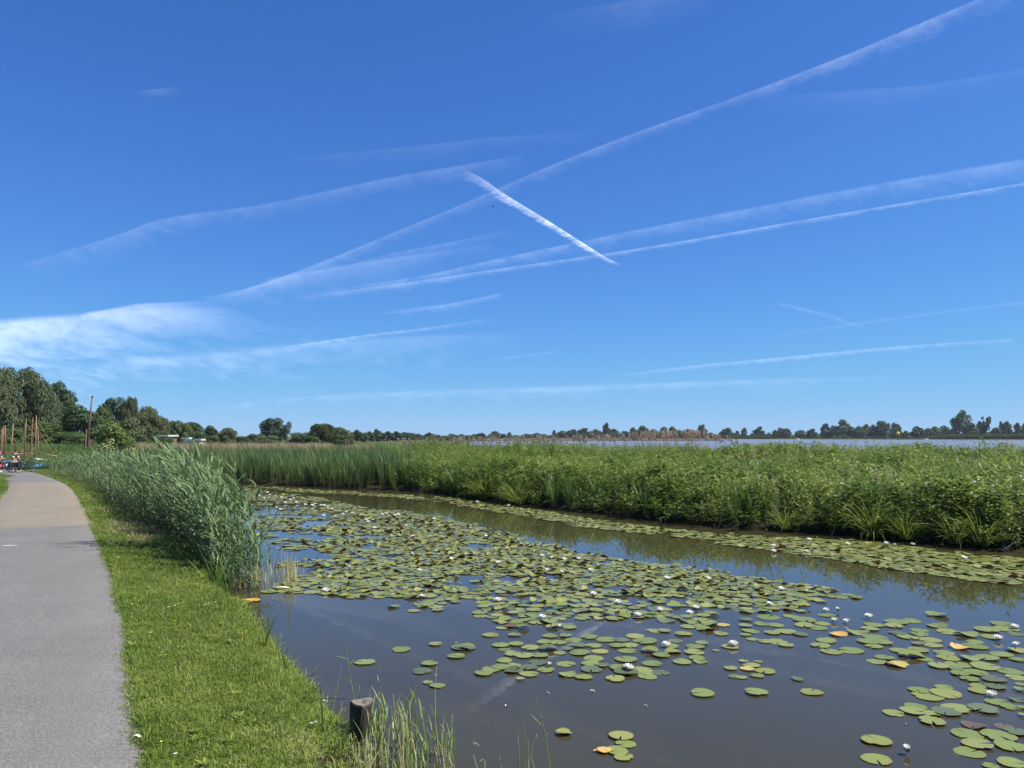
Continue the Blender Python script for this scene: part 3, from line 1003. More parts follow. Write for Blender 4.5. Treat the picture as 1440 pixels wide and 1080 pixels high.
# dry beige reeds behind the reed bed, and the plumed reeds at the lake edge
DRY = [blade_tuft(14, 2.0, 14, .03, 6, r1, 2) for _ in range(3)]
pts = []
for _ in range(2600):
    x = rng.uniform(190, 470); d_ = rng.uniform(90, 108)
    pts.append((*at(x, d_), .3))
for _ in range(260):
    x = rng.uniform(470, 530); d_ = rng.uniform(92, 104)
    pts.append((*at(x, d_), .1))
pts = np.array(pts)
o = bake('dry_reeds', DRY, pts, rng.random(len(pts)) * 6.28, .62 + .3 * rng.random(len(pts)), rng.integers(0, 3, len(pts)), M['dry_reed'], WIND * .04 * np.ones((len(pts), 1)))
tag(o, 'pale straw coloured belt of dry reeds in front of the houses', 'reeds', kind='stuff')


pts = []
for _ in range(1700):
    x = rng.uniform(585, 1012)
    pts.append((*at(x, rng.uniform(440, 462)), -.05))
pts = np.array(pts)
DRYF = [blade_tuft(18, 2.0, 22, .10, 6, r1, 2) for _ in range(3)]
o = bake('dry_reed_spit', DRYF, pts, rng.random(len(pts)) * 6.28, .55 + .35 * rng.random(len(pts)), rng.integers(0, 3, len(pts)), M['dry_reed'])
tag(o, 'thin beige spit of dry reeds lying in the lake behind the plumes', 'reeds', kind='stuff')


def plume_plant(h, r_):
    b = MB()
    b.tube([(0, 0, 0), (0, 0, h * .5), (.03, 0, h * .86)], [.010, .009, .006], 3, .9, False, [0, .5, 1])
    for i in range(10):
        t_ = r_.random()
        a = r_.random() * 6.28
        d = np.array((math.cos(a) * .5 - .5, math.sin(a) * .5, .75))
        b.leaf(np.array((.03, 0, h * (.80 + .14 * t_))), d, (0, 1, .2), .26 - .08 * t_, .05, .3, r_.random() * .6, 1)
    for i in range(2):
        a = r_.random() * 6.28
        d = np.array((math.cos(a), math.sin(a), .7))
        b.leaf(np.array((0, 0, h * (.3 + .3 * r_.random()))), d, (0, 0, 1), .5, .018, .2, .9, .5)
    return b.arrays()


PL = [plume_plant(3.0, r1) for _ in range(4)]
pts, sc_ = [], []
for _ in range(760):
    x = rng.choice([rng.uniform(560, 880), rng.uniform(880, 1008), rng.uniform(480, 1045)])
    d_ = 84 - (x - 480) / 560 * 22 + rng.uniform(-2, 2.5)
    cl = vnoise(x, 0, 16, 51)
    if rng.random() > .25 + .75 * cl: continue
    top = np.interp(x, [480, 600, 800, 880, 930, 990, 1010, 1045], [619, 613, 611, 609, 603, 602, 608, 616]) + rng.uniform(-1, 6)
    pts.append((*at(x, d_), .15)); sc_.append((zat(top, d_) - .15) / 3.0)
pts = np.array(pts)
o = bake('plumed_reeds', PL, pts, rng.normal(0, .3, len(pts)), np.array(sc_), rng.integers(0, 4, len(pts)), M['plume'], WIND * .035 + rng.normal(0, .01, (len(pts), 2)))
tag(o, 'brownish pink plumes of last years reeds along the lake edge', 'reeds', kind='stuff')

# --- mown grass of the verges
GT = []
for kind_ in range(5):
    b = MB()
    for _ in range(16):
        a = r1.random() * 6.28; L = .034 + .055 * r1.random()
        d = np.array((math.cos(a), math.sin(a), 0)); el = R(75 - 45 * r1.random())
        c0 = np.array((r1.normal(0, .03), r1.normal(0, .03), -.01))
        c1 = c0 + L * .6 * (d * math.cos(el) + np.array((0, 0, math.sin(el)))); el -= R(35)
        c2 = c1 + L * .5 * (d * math.cos(el) + np.array((0, 0, math.sin(el))))
        b.strip([c0, c1, c2], [.0026, .0023, 0], np.cross(d, (0, 0, 1)) + r1.normal(0, .3, 3), r=r1.random(), h=[0, .6, 1])
    GT.append(b.arrays())
pr_near = [tuple(p_) for p_ in smooth_line(PATH_R, 2)]
verge_poly = [p_ for p_ in pr_near if p_[1] < 60] + [tuple(p_) for p_ in foot[::-1]] + [tuple(p_) for p_ in VERGE[::-1]]
cells = []
for lo, hi, den in ((0, 9.5, 460), (9.5, 14, 270), (14, 21, 130), (21, 34, 60), (34, 62, 18)):
    q = sample(verge_poly, int(area(verge_poly) * den))
    d_ = np.hypot(q[:, 0], q[:, 1])
    cells.append(q[(d_ >= lo) & (d_ < hi)])
q = np.concatenate(cells)
# fringe over the path edge and over the water edge
fr = resample(np.array(pr_near), .03); fr = fr[np.hypot(fr[:, 0], fr[:, 1]) < 24]
fr = fr + rng.normal(0, .035, fr.shape); fr = fr[rng.random(len(fr)) < .8]
we = resample(np.array(VERGE), .012); we = we + rng.normal(0, .05, we.shape) + np.array((-.05, 0))
q = np.concatenate([q, fr, we])
z, s_ = height_at(q)
d_ = np.hypot(q[:, 0], q[:, 1])
sc_ = (.75 + .5 * rng.random(len(q))) * np.interp(d_, [5, 14, 25, 60], [1.0, 1.2, 1.7, 2.6])
edge_w = np.exp(-segdist(q[:, 0], q[:, 1], VERGE) / .22)
sc_ *= 1 + .9 * edge_w * rng.random(len(q))
patch = vnoise(q[:, 0], q[:, 1], .55, 61) * .6 + vnoise(q[:, 0], q[:, 1], .17, 62) * .4
dryp = np.exp(-(np.hypot(q[:, 0] + 1.45, q[:, 1] - 6.3) / .55) ** 2) * .8 + edge_w * .35
patch = patch * .6 + .4 * vnoise(q[:, 0], q[:, 1], .08, 63)
tone = np.clip(patch * .70 + dryp * .5 + rng.normal(0, .16, len(q)) + .02, 0, 1)
kill = (dryp > .60) & (vnoise(q[:, 0], q[:, 1], .12, 64) > .60)
q, z, sc_, tone = q[~kill], z[~kill], sc_[~kill], tone[~kill]
o = bake('verge_grass', GT, np.column_stack([q, z]), rng.random(len(q)) * 6.28, sc_, rng.integers(0, 5, len(q)), M['grass'], tone=tone, spread=.62)
tag(o, 'short mown grass of the verge between path and water', 'grass', kind='stuff')

ROS = []
for _ in range(3):
    b = MB()
    for i in range(8):
        a = i * 2.4 + r1.random(); d = np.array((math.cos(a), math.sin(a), .25 + .5 * r1.random()))
        b.leaf(np.array((0, 0, .01)) + d * .008, d, (0, 0, 1), .045 + .03 * r1.random(), .014, .3, r1.random(), .8)
    ROS.append(b.arrays())
q2 = sample(verge_poly, 1500); q2 = q2[(np.hypot(q2[:, 0], q2[:, 1]) < 22)]; q2 = q2[vnoise(q2[:, 0], q2[:, 1], .45, 68) + rng.normal(0, .25, len(q2)) > .80]
z2, _ = height_at(q2)
o = bake('verge_weeds', ROS, np.column_stack([q2, z2 + .012]), rng.random(len(q2)) * 6.28, .5 + .7 * rng.random(len(q2)), rng.integers(0, 3, len(q2)), M['grass'], tone=.25 + .4 * rng.random(len(q2)))
tag(o, 'small broad leaved weeds scattered through the mown verge', 'weeds', kind='stuff')
b = MB(); b.ball((0, 0, .2), (1, .8, .6), 6); PEB = [b.arrays()]
ge = resample(np.array(pr_near), .02); ge = ge[np.hypot(ge[:, 0], ge[:, 1]) < 20]; ge = ge[rng.random(len(ge)) < .9] 
ge = ge + rng.normal(0, .05, ge.shape) + np.array((-.05, -.03))
o = bake('path_grit', PEB, np.column_stack([ge, np.full(len(ge), .415)]), rng.random(len(ge)) * 6.28, .003 + .006 * rng.random(len(ge)) ** 2, np.zeros(len(ge), int), M['old_asphalt'])
tag(o, 'loose grit and crumbs along the edge of the path', 'grit', kind='stuff')

# grass on the far side of the path, tall grass round the boats, the dike
pl_ = resample(smooth_line(PATH_R, 2), .2); tn2 = np.gradient(pl_, axis=0); tn2 /= np.linalg.norm(tn2, axis=1)[:, None]; nl2 = np.stack([-tn2[:, 1], tn2[:, 0]], -1)
I = np.nonzero(pl_[:, 1] > 18)[0]
rep = rng.choice(I, 9000)
q = pl_[rep] + nl2[rep] * (PATH_W + .02 + rng.random((9000, 1)) ** 1.6 * 5.0)
z, _ = height_at(q)
o = bake('verge_grass', GT, np.column_stack([q, z]), rng.random(len(q)) * 6.28, 1.6 + 1.6 * rng.random(len(q)), rng.integers(0, 5, len(q)), M['grass'], tone=np.clip(vnoise(q[:, 0], q[:, 1], 1.3, 66) * .7, 0, 1), spread=.8)
tag(o, 'rough grass of the verge on the other side of the path', 'grass', kind='stuff')
TALL = [blade_tuft(16, .8, 32, .012, 22, r1, 3) for _ in range(3)]
pts = []
while len(pts) < 5200:
    x = rng.uniform(-60, 215); d_ = rng.uniform(60, 100)
    X, Y = at(x, d_)
    if path_side(np.array([X]), np.array([Y]))[0] > -.3: continue
    pts.append((X, Y))
q = np.array(pts); z, _ = height_at(q)
o = bake('tall_grass', TALL, np.column_stack([q, z]), rng.random(len(q)) * 6.28, .55 + .6 * rng.random(len(q)), rng.integers(0, 3, len(q)), M['iris'], tone=np.clip(.4 + .6 * vnoise(q[:, 0], q[:, 1], 5, 67), 0, 1))
tag(o, 'tall light green grass round the moored boats', 'grass', kind='stuff')

# dry litter at the foot of the reeds
pts = []
for x, y, n, s0 in ((170, 742, 120, .45), (190, 752, 110, .40), (150, 722, 50, .5), (128, 704, 24, .6), (205, 764, 60, .35)):
    X, Y = P(x, y, .3)
    for _ in range(n): pts.append((X + rng.normal(0, s0 * .8), Y + rng.normal(0, s0)))
q = np.array(pts); q = q[inpoly(q[:, 0], q[:, 1], grow(verge_poly, .3))]; z, _ = height_at(q)
LIT = [blade_tuft(6, .22, 86, .0045, 14, r1, 2) for _ in range(3)]
o = bake('reed_litter', LIT, np.column_stack([q, z + .01]), rng.random(len(q)) * 6.28, .6 + .8 * rng.random(len(q)), rng.integers(0, 3, len(q)), M['dry_reed'])
tag(o, 'straw coloured dead reed litter lying at the foot of the reeds', 'litter', kind='stuff')

# ------------------------------------------------------------------ trees
def crown(kind, n, leaf, r_):
    b = MB()
    lobes = []
    if kind == 'round':
        for i in range(26):
            a = r_.random() * 6.28; u = r_.random()
            z = .22 + .70 * u
            rr = .38 * math.sin(math.pi * min(1, (.15 + .85 * u) ** .9)) ** .6 * (.75 + .35 * r_.random())
            lobes.append((np.array((rr * math.cos(a), rr * math.sin(a), z)), .10 + .09 * r_.random()))
        lobes.append((np.array((0, 0, .55)), .26))
    elif kind == 'tall':
        for i in range(26):
            a = r_.random() * 6.28; u = r_.random()
            rr = .30 * (1 - u) ** .5 * (.6 + .5 * r_.random()) + .04
            lobes.append((np.array((rr * math.cos(a), rr * math.sin(a), .15 + .80 * u)), .16 - .10 * u + .05 * r_.random()))
    elif kind == 'willow':
        for i in range(60):
            a = r_.random() * 6.28; u = r_.random()
            rr = .40 * math.sin(math.pi * (.12 + .80 * u)) ** .7 * r_.random() ** .4
            lobes.append((np.array((rr * math.cos(a), rr * math.sin(a), .12 + .82 * u)), .05 + .085 * r_.random()))
    elif kind == 'bush':
        for i in range(26):
            a = r_.random() * 6.28; u = r_.random()
            rr = .36 * math.cos(u * 1.45) ** .7 * (.75 + .3 * r_.random())
            lobes.append((np.array((rr * math.cos(a), rr * math.sin(a), .06 + .80 * u)), .09 + .10 * r_.random()))
        lobes.append((np.array((0, 0, .4)), .28))
    elif kind == 'open':
        for i in range(15):
            a = r_.random() * 6.28; u = r_.random()
            rr = .38 * r_.random() ** .5
            lobes.append((np.array((rr * math.cos(a), rr * math.sin(a), .35 + .58 * u)), .07 + .09 * r_.random()))
    wts = np.array([l[1] ** 2 for l in lobes]); wts /= wts.sum()
    ids = r_.choice(len(lobes), n, p=wts)
    tn_ = r_.random(len(lobes))
    V = np.zeros((n, 4, 3)); rr = np.zeros((n, 4))
    d = r_.normal(0, 1, (n, 3)); d /= np.linalg.norm(d, axis=1)[:, None]
    d[:, 2] = np.where(r_.random(n) < .35, np.abs(d[:, 2]), d[:, 2])
    c = np.array([lobes[i][0] for i in ids]); rad_ = np.array([lobes[i][1] for i in ids])
    sq = np.array((1, 1, .85 if kind != 'willow' else 1.25))
    p = c + d * sq * (rad_ * (.55 + .55 * r_.random(n) ** .6))[:, None]
    nrm = d + r_.normal(0, .55, (n, 3)) + np.array((0, 0, .35)); nrm /= np.linalg.norm(nrm, axis=1)[:, None]
    t1 = np.cross(nrm, r_.normal(0, 1, (n, 3))); t1 /= np.linalg.norm(t1, axis=1)[:, None]
    if kind == 'willow':
        t1 = t1 * .5 + np.array((-.3, 0, .9)); t1 -= nrm * (t1 * nrm).sum(1)[:, None]; t1 /= np.linalg.norm(t1, axis=1)[:, None]
    t2 = np.cross(nrm, t1)
    L = leaf * (.6 + .8 * r_.random(n)); Wd = L * (.62 if kind != 'willow' else .30)
    if kind == 'willow': L = L * 1.5
    V[:, 0] = p - t1 * L[:, None]; V[:, 2] = p + t1 * L[:, None]
    V[:, 1] = p + t2 * Wd[:, None] + nrm * (L * .18)[:, None]; V[:, 3] = p - t2 * Wd[:, None] + nrm * (L * .18)[:, None]
    rr[:] = np.clip(.55 * tn_[ids] + .45 * r_.random(n), 0, 1)[:, None]
    V = V.reshape(-1, 3); V[:, 2] = np.maximum(V[:, 2], .0)
    b4 = np.arange(n)[:, None] * 4
    F = np.concatenate([b4 + [0, 1, 2], b4 + [0, 2, 3]])
    return mesh_np('crown_' + kind, V, F, {'rnd': rr.ravel(), 'hgt': np.ones(4 * n)})


def trunk_mesh(r_, limbs=6):
    b = MB()
    b.tube([(0, 0, -.05), (.01, 0, .15), (-.01, .01, .45), (.01, 0, .8)], [.024, .018, .012, .004], 7, .5)
    for i in range(limbs):
        a = i * 2.4 + r_.random(); z0 = .18 + .35 * r_.random()
        d = np.array((math.cos(a), math.sin(a), 0))
        b.tube([(0, 0, z0), tuple(d * .10 + (0, 0, z0 + .10)), tuple(d * .24 + (0, 0, z0 + .27))], [.008, .006, .002], 5, .5)
    return b.mesh('trunk')


rt = np.random.default_rng(23)
CR_NEAR = {k: [crown(k, n, lf, rt) for _ in range(2)] for k, n, lf in (('round', 9000, .022), ('tall', 6000, .018), ('willow', 15000, .021), ('bush', 8000, .022), ('open', 3600, .018))}
CR_FAR = {k: [crown(k, n, lf, rt) for _ in range(2)] for k, n, lf in (('round', 2400, .046), ('tall', 2200, .046), ('willow', 2400, .046), ('bush', 1900, .050), ('open', 1400, .044))}
TR = [trunk_mesh(rt) for _ in range(3)]


def tree(px, dist_, top, width, kind, mat, label, group=None, near=True, name='tree', cat='tree', base_z=.2, dense=1.0):
    X, Y = at(px, dist_)
    Hh = zat(top, dist_) - base_z
    Wd = width / FPX * dist_
    if kind in ('round', 'bush', 'willow', 'open'): Wd *= 1.18 if near else 1.02
    e = thing(name, (X, Y, base_z), label, cat, group, rt.random() * 6.28)
    me = (CR_NEAR if near else CR_FAR)[kind][rt.integers(0, 2)]
    o = bpy.data.objects.new('crown', me); COL.objects.link(o); o.parent = e
    if not me.materials: me.materials.append(CROWN['mid'])
    o.material_slots[0].link = 'OBJECT'; o.material_slots[0].material = CROWN[mat]
    o.scale = (Wd, Wd, Hh / .99)
    tm = TR[rt.integers(0, 3)]
    if not tm.materials: tm.materials.append(M['bark'])
    o = bpy.data.objects.new('trunk', tm); COL.objects.link(o); o.parent = e
    o.scale = (min(Wd, Hh), min(Wd, Hh), Hh)
    return e


G1 = 'trees and bushes behind the boats and houses'
for a in (
    (-14, 108, 528, 70, 'willow', 'grey', 'grey green willow cut by the picture edge behind the boats'),
    (26, 112, 523, 92, 'willow', 'grey', 'tallest grey green willow, standing over the group of boat masts'),
    (56, 116, 549, 60, 'willow', 'grey', 'lower grey willow between the tallest willow and the dark alder'),
    (80, 122, 542, 46, 'round', 'dark', 'tall dark alder rising just beside the willows'),
    (70, 104, 592, 66, 'bush', 'light', 'yellow green bush behind the cluster of rigged masts'),
    (12, 100, 600, 60, 'bush', 'mid', 'green bush behind the pinkish masts at the picture edge'),
    (106, 118, 573, 62, 'round', 'dark', 'broad dark round tree behind the tall leaning mast'),
    (102, 102, 606, 62, 'bush', 'mid', 'rounded mid green bush at the foot of the broad dark tree'),
    (146, 124, 576, 44, 'round', 'mid', 'mid green tree just beyond the tall leaning mast'),
    (160, 130, 560, 40, 'round', 'dark', 'dark domed tree standing highest behind the cream tipped bush'),
    (183, 130, 563, 26, 'willow', 'grey', 'narrow grey tree next to the dark domed tree'),
    (180, 112, 584, 50, 'bush', 'olive', 'olive bush between the cream tipped bush and the houses'),
    (206, 134, 575, 46, 'round', 'olive', 'yellowish olive tree sloping down towards the bungalow'),
    (228, 140, 590, 24, 'willow', 'grey', 'small grey tree right above the bungalow roof'),
    (246, 142, 592, 28, 'round', 'mid', 'bright green round tree beside the end of the bungalow'),
    (260, 140, 595, 22, 'round', 'light', 'yellow green small tree in front of the dark one by the caravan'),
    (272, 150, 594, 30, 'round', 'dark', 'dark round tree behind the white caravan'),
    (296, 155, 599, 26, 'round', 'dark', 'flat topped dark small tree past the caravan'),
    (296, 140, 612, 40, 'bush', 'olive', 'low olive bush under the flat topped dark tree'),
    (322, 150, 602, 28, 'round', 'olive', 'round olive tree standing apart in the low part of the treeline'),
    (340, 152, 613, 34, 'bush', 'mid', 'low green bush beside the round olive tree'),
    (360, 170, 611, 34, 'willow', 'grey', 'low grey bush before the big dark tree over the dry reeds'),
    (384, 178, 588, 33, 'round', 'dark', 'big dark round tree standing up over the dry reeds'),
    (402, 176, 594, 19, 'open', 'dark', 'thin open crowned tree right next to the big dark round tree'),
    (378, 160, 612, 40, 'bush', 'grey', 'low grey green bush under the big dark round tree'),
    (425, 170, 609, 44, 'willow', 'grey', 'long low grey willow scrub between the open crowned tree and the domed thicket'),
    (454, 158, 598, 48, 'willow', 'olive', 'wide domed grey olive thicket at the end of the dry reeds'),
    (474, 160, 601, 40, 'round', 'olive', 'rounded olive bush on the shoulder of the domed thicket'),
    (486, 156, 610, 34, 'bush', 'olive', 'low brownish olive bush closing the domed thicket'),
    (440, 150, 612, 30, 'bush', 'mid', 'low green bush in front of the domed thicket'),
    (218, 128, 612, 34, 'bush', 'mid', 'clipped green bush in front of the bungalow'),
    (236, 126, 614, 30, 'bush', 'mid', 'low green bush at the end of the bungalow'),
):
    tree(*a, group=G1, cat='bush' if a[4] == 'bush' else 'tree', name='bush' if a[4] == 'bush' else 'tree')
tree(203, 127, 615, 16, 'bush', 'plum', 'dark purple leaved bush in front of the bungalow', None, name='bush', cat='bush')
tree(163, 60, 592, 66, 'bush', 'cream', 'large green bush with cream tipped leaves standing in the reeds', None, name='bush', cat='bush', base_z=.1)

# far shore of the lake: every tree by itself, in order along the horizon
FAR = [(503, 606, 18, 'round', 'dark'), (514, 611, 11, 'bush', 'mid'), (520, 608, 14, 'round', 'dark'), (531, 605, 17, 'tall', 'mid'), (546, 608, 19, 'round', 'dark'), (558, 608, 18, 'round', 'dark'),
       (571, 609, 20, 'round', 'dark'), (588, 611, 12, 'round', 'blue'), (604, 610, 13, 'round', 'mid'), (620, 612, 14, 'bush', 'blue'), (632, 614, 12, 'bush', 'dark'), (643, 613, 14, 'round', 'blue'), (660, 613, 14, 'bush', 'mid'),
       (676, 610, 16, 'round', 'dark'), (696, 608, 17, 'round', 'blue'), (708, 611, 12, 'bush', 'dark'), (716, 609, 9, 'tall', 'dark'), (728, 612, 12, 'bush', 'blue'), (741, 611, 14, 'round', 'blue'), (754, 610, 12, 'round', 'dark'), (766, 611, 14, 'bush', 'blue'),
       (779, 606, 8, 'tall', 'blue'), (792, 607, 18, 'round', 'blue'), (806, 605, 18, 'round', 'dark'), (822, 604, 20, 'round', 'dark'), (838, 605, 20, 'round', 'blue'), (853, 597, 11, 'round', 'dark'), (863, 605, 18, 'round', 'blue'),
       (878, 608, 18, 'round', 'dark'), (890, 603, 12, 'round', 'blue'), (903, 601, 19, 'round', 'dark'), (919, 605, 18, 'round', 'dark'), (934, 602, 13, 'willow', 'grey'), (945, 602, 14, 'round', 'dark'), (956, 606, 14, 'round', 'blue'),
       (969, 605, 18, 'willow', 'blue'), (987, 599, 15, 'willow', 'blue'), (1000, 608, 12, 'bush', 'blue'), (1013, 608, 10, 'bush', 'mid'), (1023, 603, 17, 'round', 'dark'), (1036, 607, 9, 'tall', 'dark'), (1046, 603, 11, 'tall', 'mid'),
       (1060, 607, 12, 'round', 'grey'), (1068, 602, 13, 'round', 'dark'), (1079, 608, 10, 'bush', 'blue'), (1089, 606, 11, 'round', 'mid'), (1097, 603, 11, 'willow', 'grey'), (1105, 604, 14, 'willow', 'grey'), (1126, 606, 16, 'round', 'blue'),
       (1142, 605, 15, 'round', 'dark'), (1160, 597, 16, 'tall', 'dark'), (1172, 600, 14, 'round', 'dark'), (1184, 593, 21, 'round', 'grey'), (1197, 601, 12, 'round', 'dark'), (1208, 601, 15, 'willow', 'grey'), (1217, 598, 15, 'round', 'dark'),
       (1228, 599, 14, 'round', 'dark'), (1240, 594, 20, 'willow', 'grey'), (1257, 597, 18, 'willow', 'grey'), (1270, 605, 14, 'bush', 'dark'), (1288, 601, 18, 'round', 'dark'), (1304, 603, 14, 'bush', 'blue'), (1314, 602, 16, 'round', 'mid'), (1326, 600, 15, 'round', 'blue'),
       (1340, 603, 16, 'round', 'dark'), (1352, 579, 23, 'round', 'blue'), (1366, 597, 14, 'round', 'mid'), (1377, 594, 13, 'round', 'dark'), (1386, 587, 13, 'open', 'dark'), (1399, 602, 14, 'bush', 'blue'), (1407, 594, 9, 'open', 'dark'), (1414, 594, 13, 'round', 'dark'),
       (1430, 597, 11, 'round', 'dark'), (1440, 597, 12, 'round', 'dark'), (1456, 600, 16, 'round', 'blue')]
LM = [(462, 'the domed thicket'), (853, 'the tall square topped tree'), (1184, 'the tallest grey willow'), (1352, 'the tallest tree beyond the lake')]
ORD = ['next', 'second', 'third', 'fourth', 'fifth', 'sixth', 'seventh', 'eighth', 'ninth', 'tenth', 'eleventh', 'twelfth', 'thirteenth', 'fourteenth', 'fifteenth', 'sixteenth', 'seventeenth', 'eighteenth', 'nineteenth', 'twentieth', 'twenty first', 'twenty second']
SPECIAL = {853: 'tall square topped dark tree sticking up over the plumed reeds', 1184: 'tallest pale grey willow on the far lake shore', 1352: 'tallest far tree, bulky blue green crown on the grassy spit', 1386: 'far tree with gaps in its open dark crown beside the tallest one', 716: 'thin pointed far tree sticking out of the low treeline'}
TONE = {'dark': 'dark', 'mid': 'green', 'blue': 'bluish', 'grey': 'pale grey'}
SHP = {'round': 'round far tree', 'tall': 'narrow far tree', 'bush': 'low far bush', 'willow': 'feathery far tree', 'open': 'open far tree'}
for i, (x, top, wd, kd, mt) in enumerate(FAR):
    if x in SPECIAL: lb = SPECIAL[x]
    else:
        lx, ln_ = min(LM, key=lambda q_: abs(q_[0] - x) + (200 if q_[0] == 462 and x > 640 else 0))
        cnt = sum(1 for f in FAR if min(lx, x) < f[0] < max(lx, x))
        lb = f"{TONE[mt]} {SHP[kd]}, {ORD[cnt]} to the {'right' if x > lx else 'left'} of {ln_}"
    dd_ = (660 if x > 1300 else 735 if x < 700 else 760) + rt.uniform(-6, 40)
    if x < 690: dd_ = np.interp(x, [500, 690], [300, 420]) + rt.uniform(-8, 25)
    if x > 1010 and x <= 1300: dd_ = np.interp(x, [1010, 1300], [735, 640]) + rt.uniform(0, 30)
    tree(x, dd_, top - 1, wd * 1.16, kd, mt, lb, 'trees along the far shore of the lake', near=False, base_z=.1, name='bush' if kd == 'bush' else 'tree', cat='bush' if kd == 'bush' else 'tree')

# the low wood and the reed fringe behind and below them read as one mass
me0, me1 = CR_FAR['bush'][0], CR_FAR['round'][1]


def arr(me):
    V = np.empty(len(me.vertices) * 3, np.float32); me.vertices.foreach_get('co', V)
    F = np.empty(len(me.loops), np.int32); me.loops.foreach_get('vertex_index', F)
    r_ = np.empty(len(me.vertices), np.float32); me.attributes['rnd'].data.foreach_get('value', r_)
    return V.reshape(-1, 3), F.reshape(-1, 3), r_, np.ones(len(r_))


wood = [tuple(a_[..., :] for a_ in arr(crown('bush', 500, .075, rt))) for _ in range(3)]
pts, sc_, vs_ = [], [], []
for x in np.arange(470, 1500, 5.0):
    d_ = (800 if x > 690 else np.interp(x, [470, 690], [330, 470])) + rt.uniform(0, 40)
    hh = np.interp(x, [470, 580, 700, 780, 1000, 1010, 1120, 1290, 1440], [4.5, 4.0, 3.2, 5.0, 5.0, 3.4, 4.6, 6.0, 6.5]) * rt.uniform(.8, 1.25)
    hh *= 1.0 if x > 690 else .95
    pts.append((*at(x, d_), .1)); sc_.append(14 * d_ / 820 * rt.uniform(.8, 1.3)); vs_.append(hh / sc_[-1])
pts = np.array(pts)
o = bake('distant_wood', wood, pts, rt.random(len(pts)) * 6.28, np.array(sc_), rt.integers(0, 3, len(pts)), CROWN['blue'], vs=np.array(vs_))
tag(o, 'low continuous wood along the far shore of the lake', 'wood', kind='stuff')
FR = [blade_tuft(26, 1.0, 16, .05, 6, r1, 2) for _ in range(3)]
pts, sc_ = [], []
for _ in range(2600):
    x = rng.uniform(1015, 1480)
    d_ = np.interp(x, [1010, 1300, 1480], [690, 600, 560]) * rng.uniform(1.0, 1.05)
    pts.append((*at(x, d_), .1)); sc_.append(np.interp(x, [1000, 1080, 1090, 1290, 1320, 1480], [3.2, 3.2, 1.2, 1.4, 4.0, 4.6]) * rng.uniform(.7, 1.15))
pts = np.array(pts)
o = bake('shore_reeds', FR, pts, rng.random(len(pts)) * 6.28, np.array(sc_), rng.integers(0, 3, len(pts)), CROWN['olive'])
tag(o, 'olive fringe of reeds along the far lake shore', 'reeds', kind='stuff')

# ------------------------------------------------------------------ water lilies
def pad_proto(r_, k=20, curl=0.0, wave=.02):
    notch = R(3 + 8 * r_.random())
    th = np.linspace(notch, 2 * math.pi - notch, k)
    b0 = r_.random() * 6.28
    rim = 1 + .035 * np.sin(3 * th + b0) + .02 * np.sin(7 * th + 2 * b0)
    if r_.random() < .45: rim = rim - (.12 + .22 * r_.random()) * np.exp(-((th - (.8 + 4.6 * r_.random())) / .16) ** 2)      # a torn bite
    V = [(.05, 0, 0)]; h = [0]
    ph1, ph2 = r_.random(2) * 6.28
    for f in (.55, 1.0):
        for t_, q_ in zip(th, rim):
            x, y = math.cos(t_) * q_ * f, math.sin(t_) * q_ * f
            z = .012 + wave * f * (math.sin(2 * t_ + ph1) + .6 * math.sin(5 * t_ + ph2)) * .5
            if curl:
                z += curl * max(0, x * math.cos(ph1) + y * math.sin(ph1)) ** 2 + curl * .5 * max(0, -x * math.cos(ph1) - y * math.sin(ph1)) ** 2
            V.append((x, y, z)); h.append(f)
    F = []
    for i in range(k - 1):
        F += [(0, 1 + i, 2 + i), (1 + i, 1 + k + i, 2 + k + i), (1 + i, 2 + k + i, 2 + i)]
    return np.array(V, float), np.array(F), np.full(len(V), .5), np.array(h, float)


rl = np.random.default_rng(5)
PADS = [pad_proto(rl, 20) for _ in range(6)] + [pad_proto(rl, 20, .30, .05) for _ in range(3)] + [pad_proto(rl, 20, .55, .08) for _ in range(3)]
PADS_S = [pad_proto(rl, 11) for _ in range(4)] + [pad_proto(rl, 11, .35, .06) for _ in range(2)] + [pad_proto(rl, 11, .6, .10) for _ in range(3)]

C5 = '''145,30,120 30,45,70 110,65,80 185,70,90 30,75,70 60,100,100 260,25,80 165,110,80 235,103,110 310,118,80 65,142,65 130,152,80 190,155,100 235,172,80 30,120,60 440,20,90 330,45,120 420,62,80
330,72,100 400,85,90 440,150,100 410,175,100 465,205,110 565,200,120 500,118,90,o 600,110,110 690,135,130 650,155,110 730,160,90 680,178,90 780,75,90 680,70,100 660,90,90 790,55,130 870,50,90 800,112,90
855,130,110 910,100,90 910,120,90 965,145,110 905,165,70 975,172,100 1000,75,100 1060,105,120 1000,20,110 1150,120,110 1190,155,80 1250,95,120 1330,65,110 1350,90,120 1270,130,100 1400,115,80 1115,187,90,o
1190,178,130 810,200,100 905,198,100 735,237,100 695,255,100 870,225,130 935,242,90 800,272,110,y 1035,213,100 1060,237,120 1165,242,100 1255,238,110 1325,222,110 1400,200,90 1410,245,90 1010,278,105
1110,270,130 1095,295,70 1115,318,90 1245,282,140 1190,312,130 1165,345,90 1285,345,120 1370,305,130 1400,335,100 1425,370,60 1205,380,80 1295,385,100 1210,405,95 1420,400,60 910,400,110 1035,387,90
955,430,155 1045,418,150 1410,450,80 1305,460,120 1370,485,100 1430,490,50 780,517,105 890,485,110 880,507,130 1100,493,145 1045,512,140,g 1237,498,145 970,527,90 975,560,130 1430,530,40 1190,580,120,b 1340,583,95,b
1150,622,150 1310,632,170 1400,615,110 1205,677,150 1370,685,150 1165,715,150 693,658,150,l 693,750,150,l 1380,770,140 1270,785,80 365,410,115 85,412,120 295,347,60,b 130,305,105 90,328,70 40,293,75,y
60,272,90,l 20,255,50,l 95,255,50 10,335,60'''
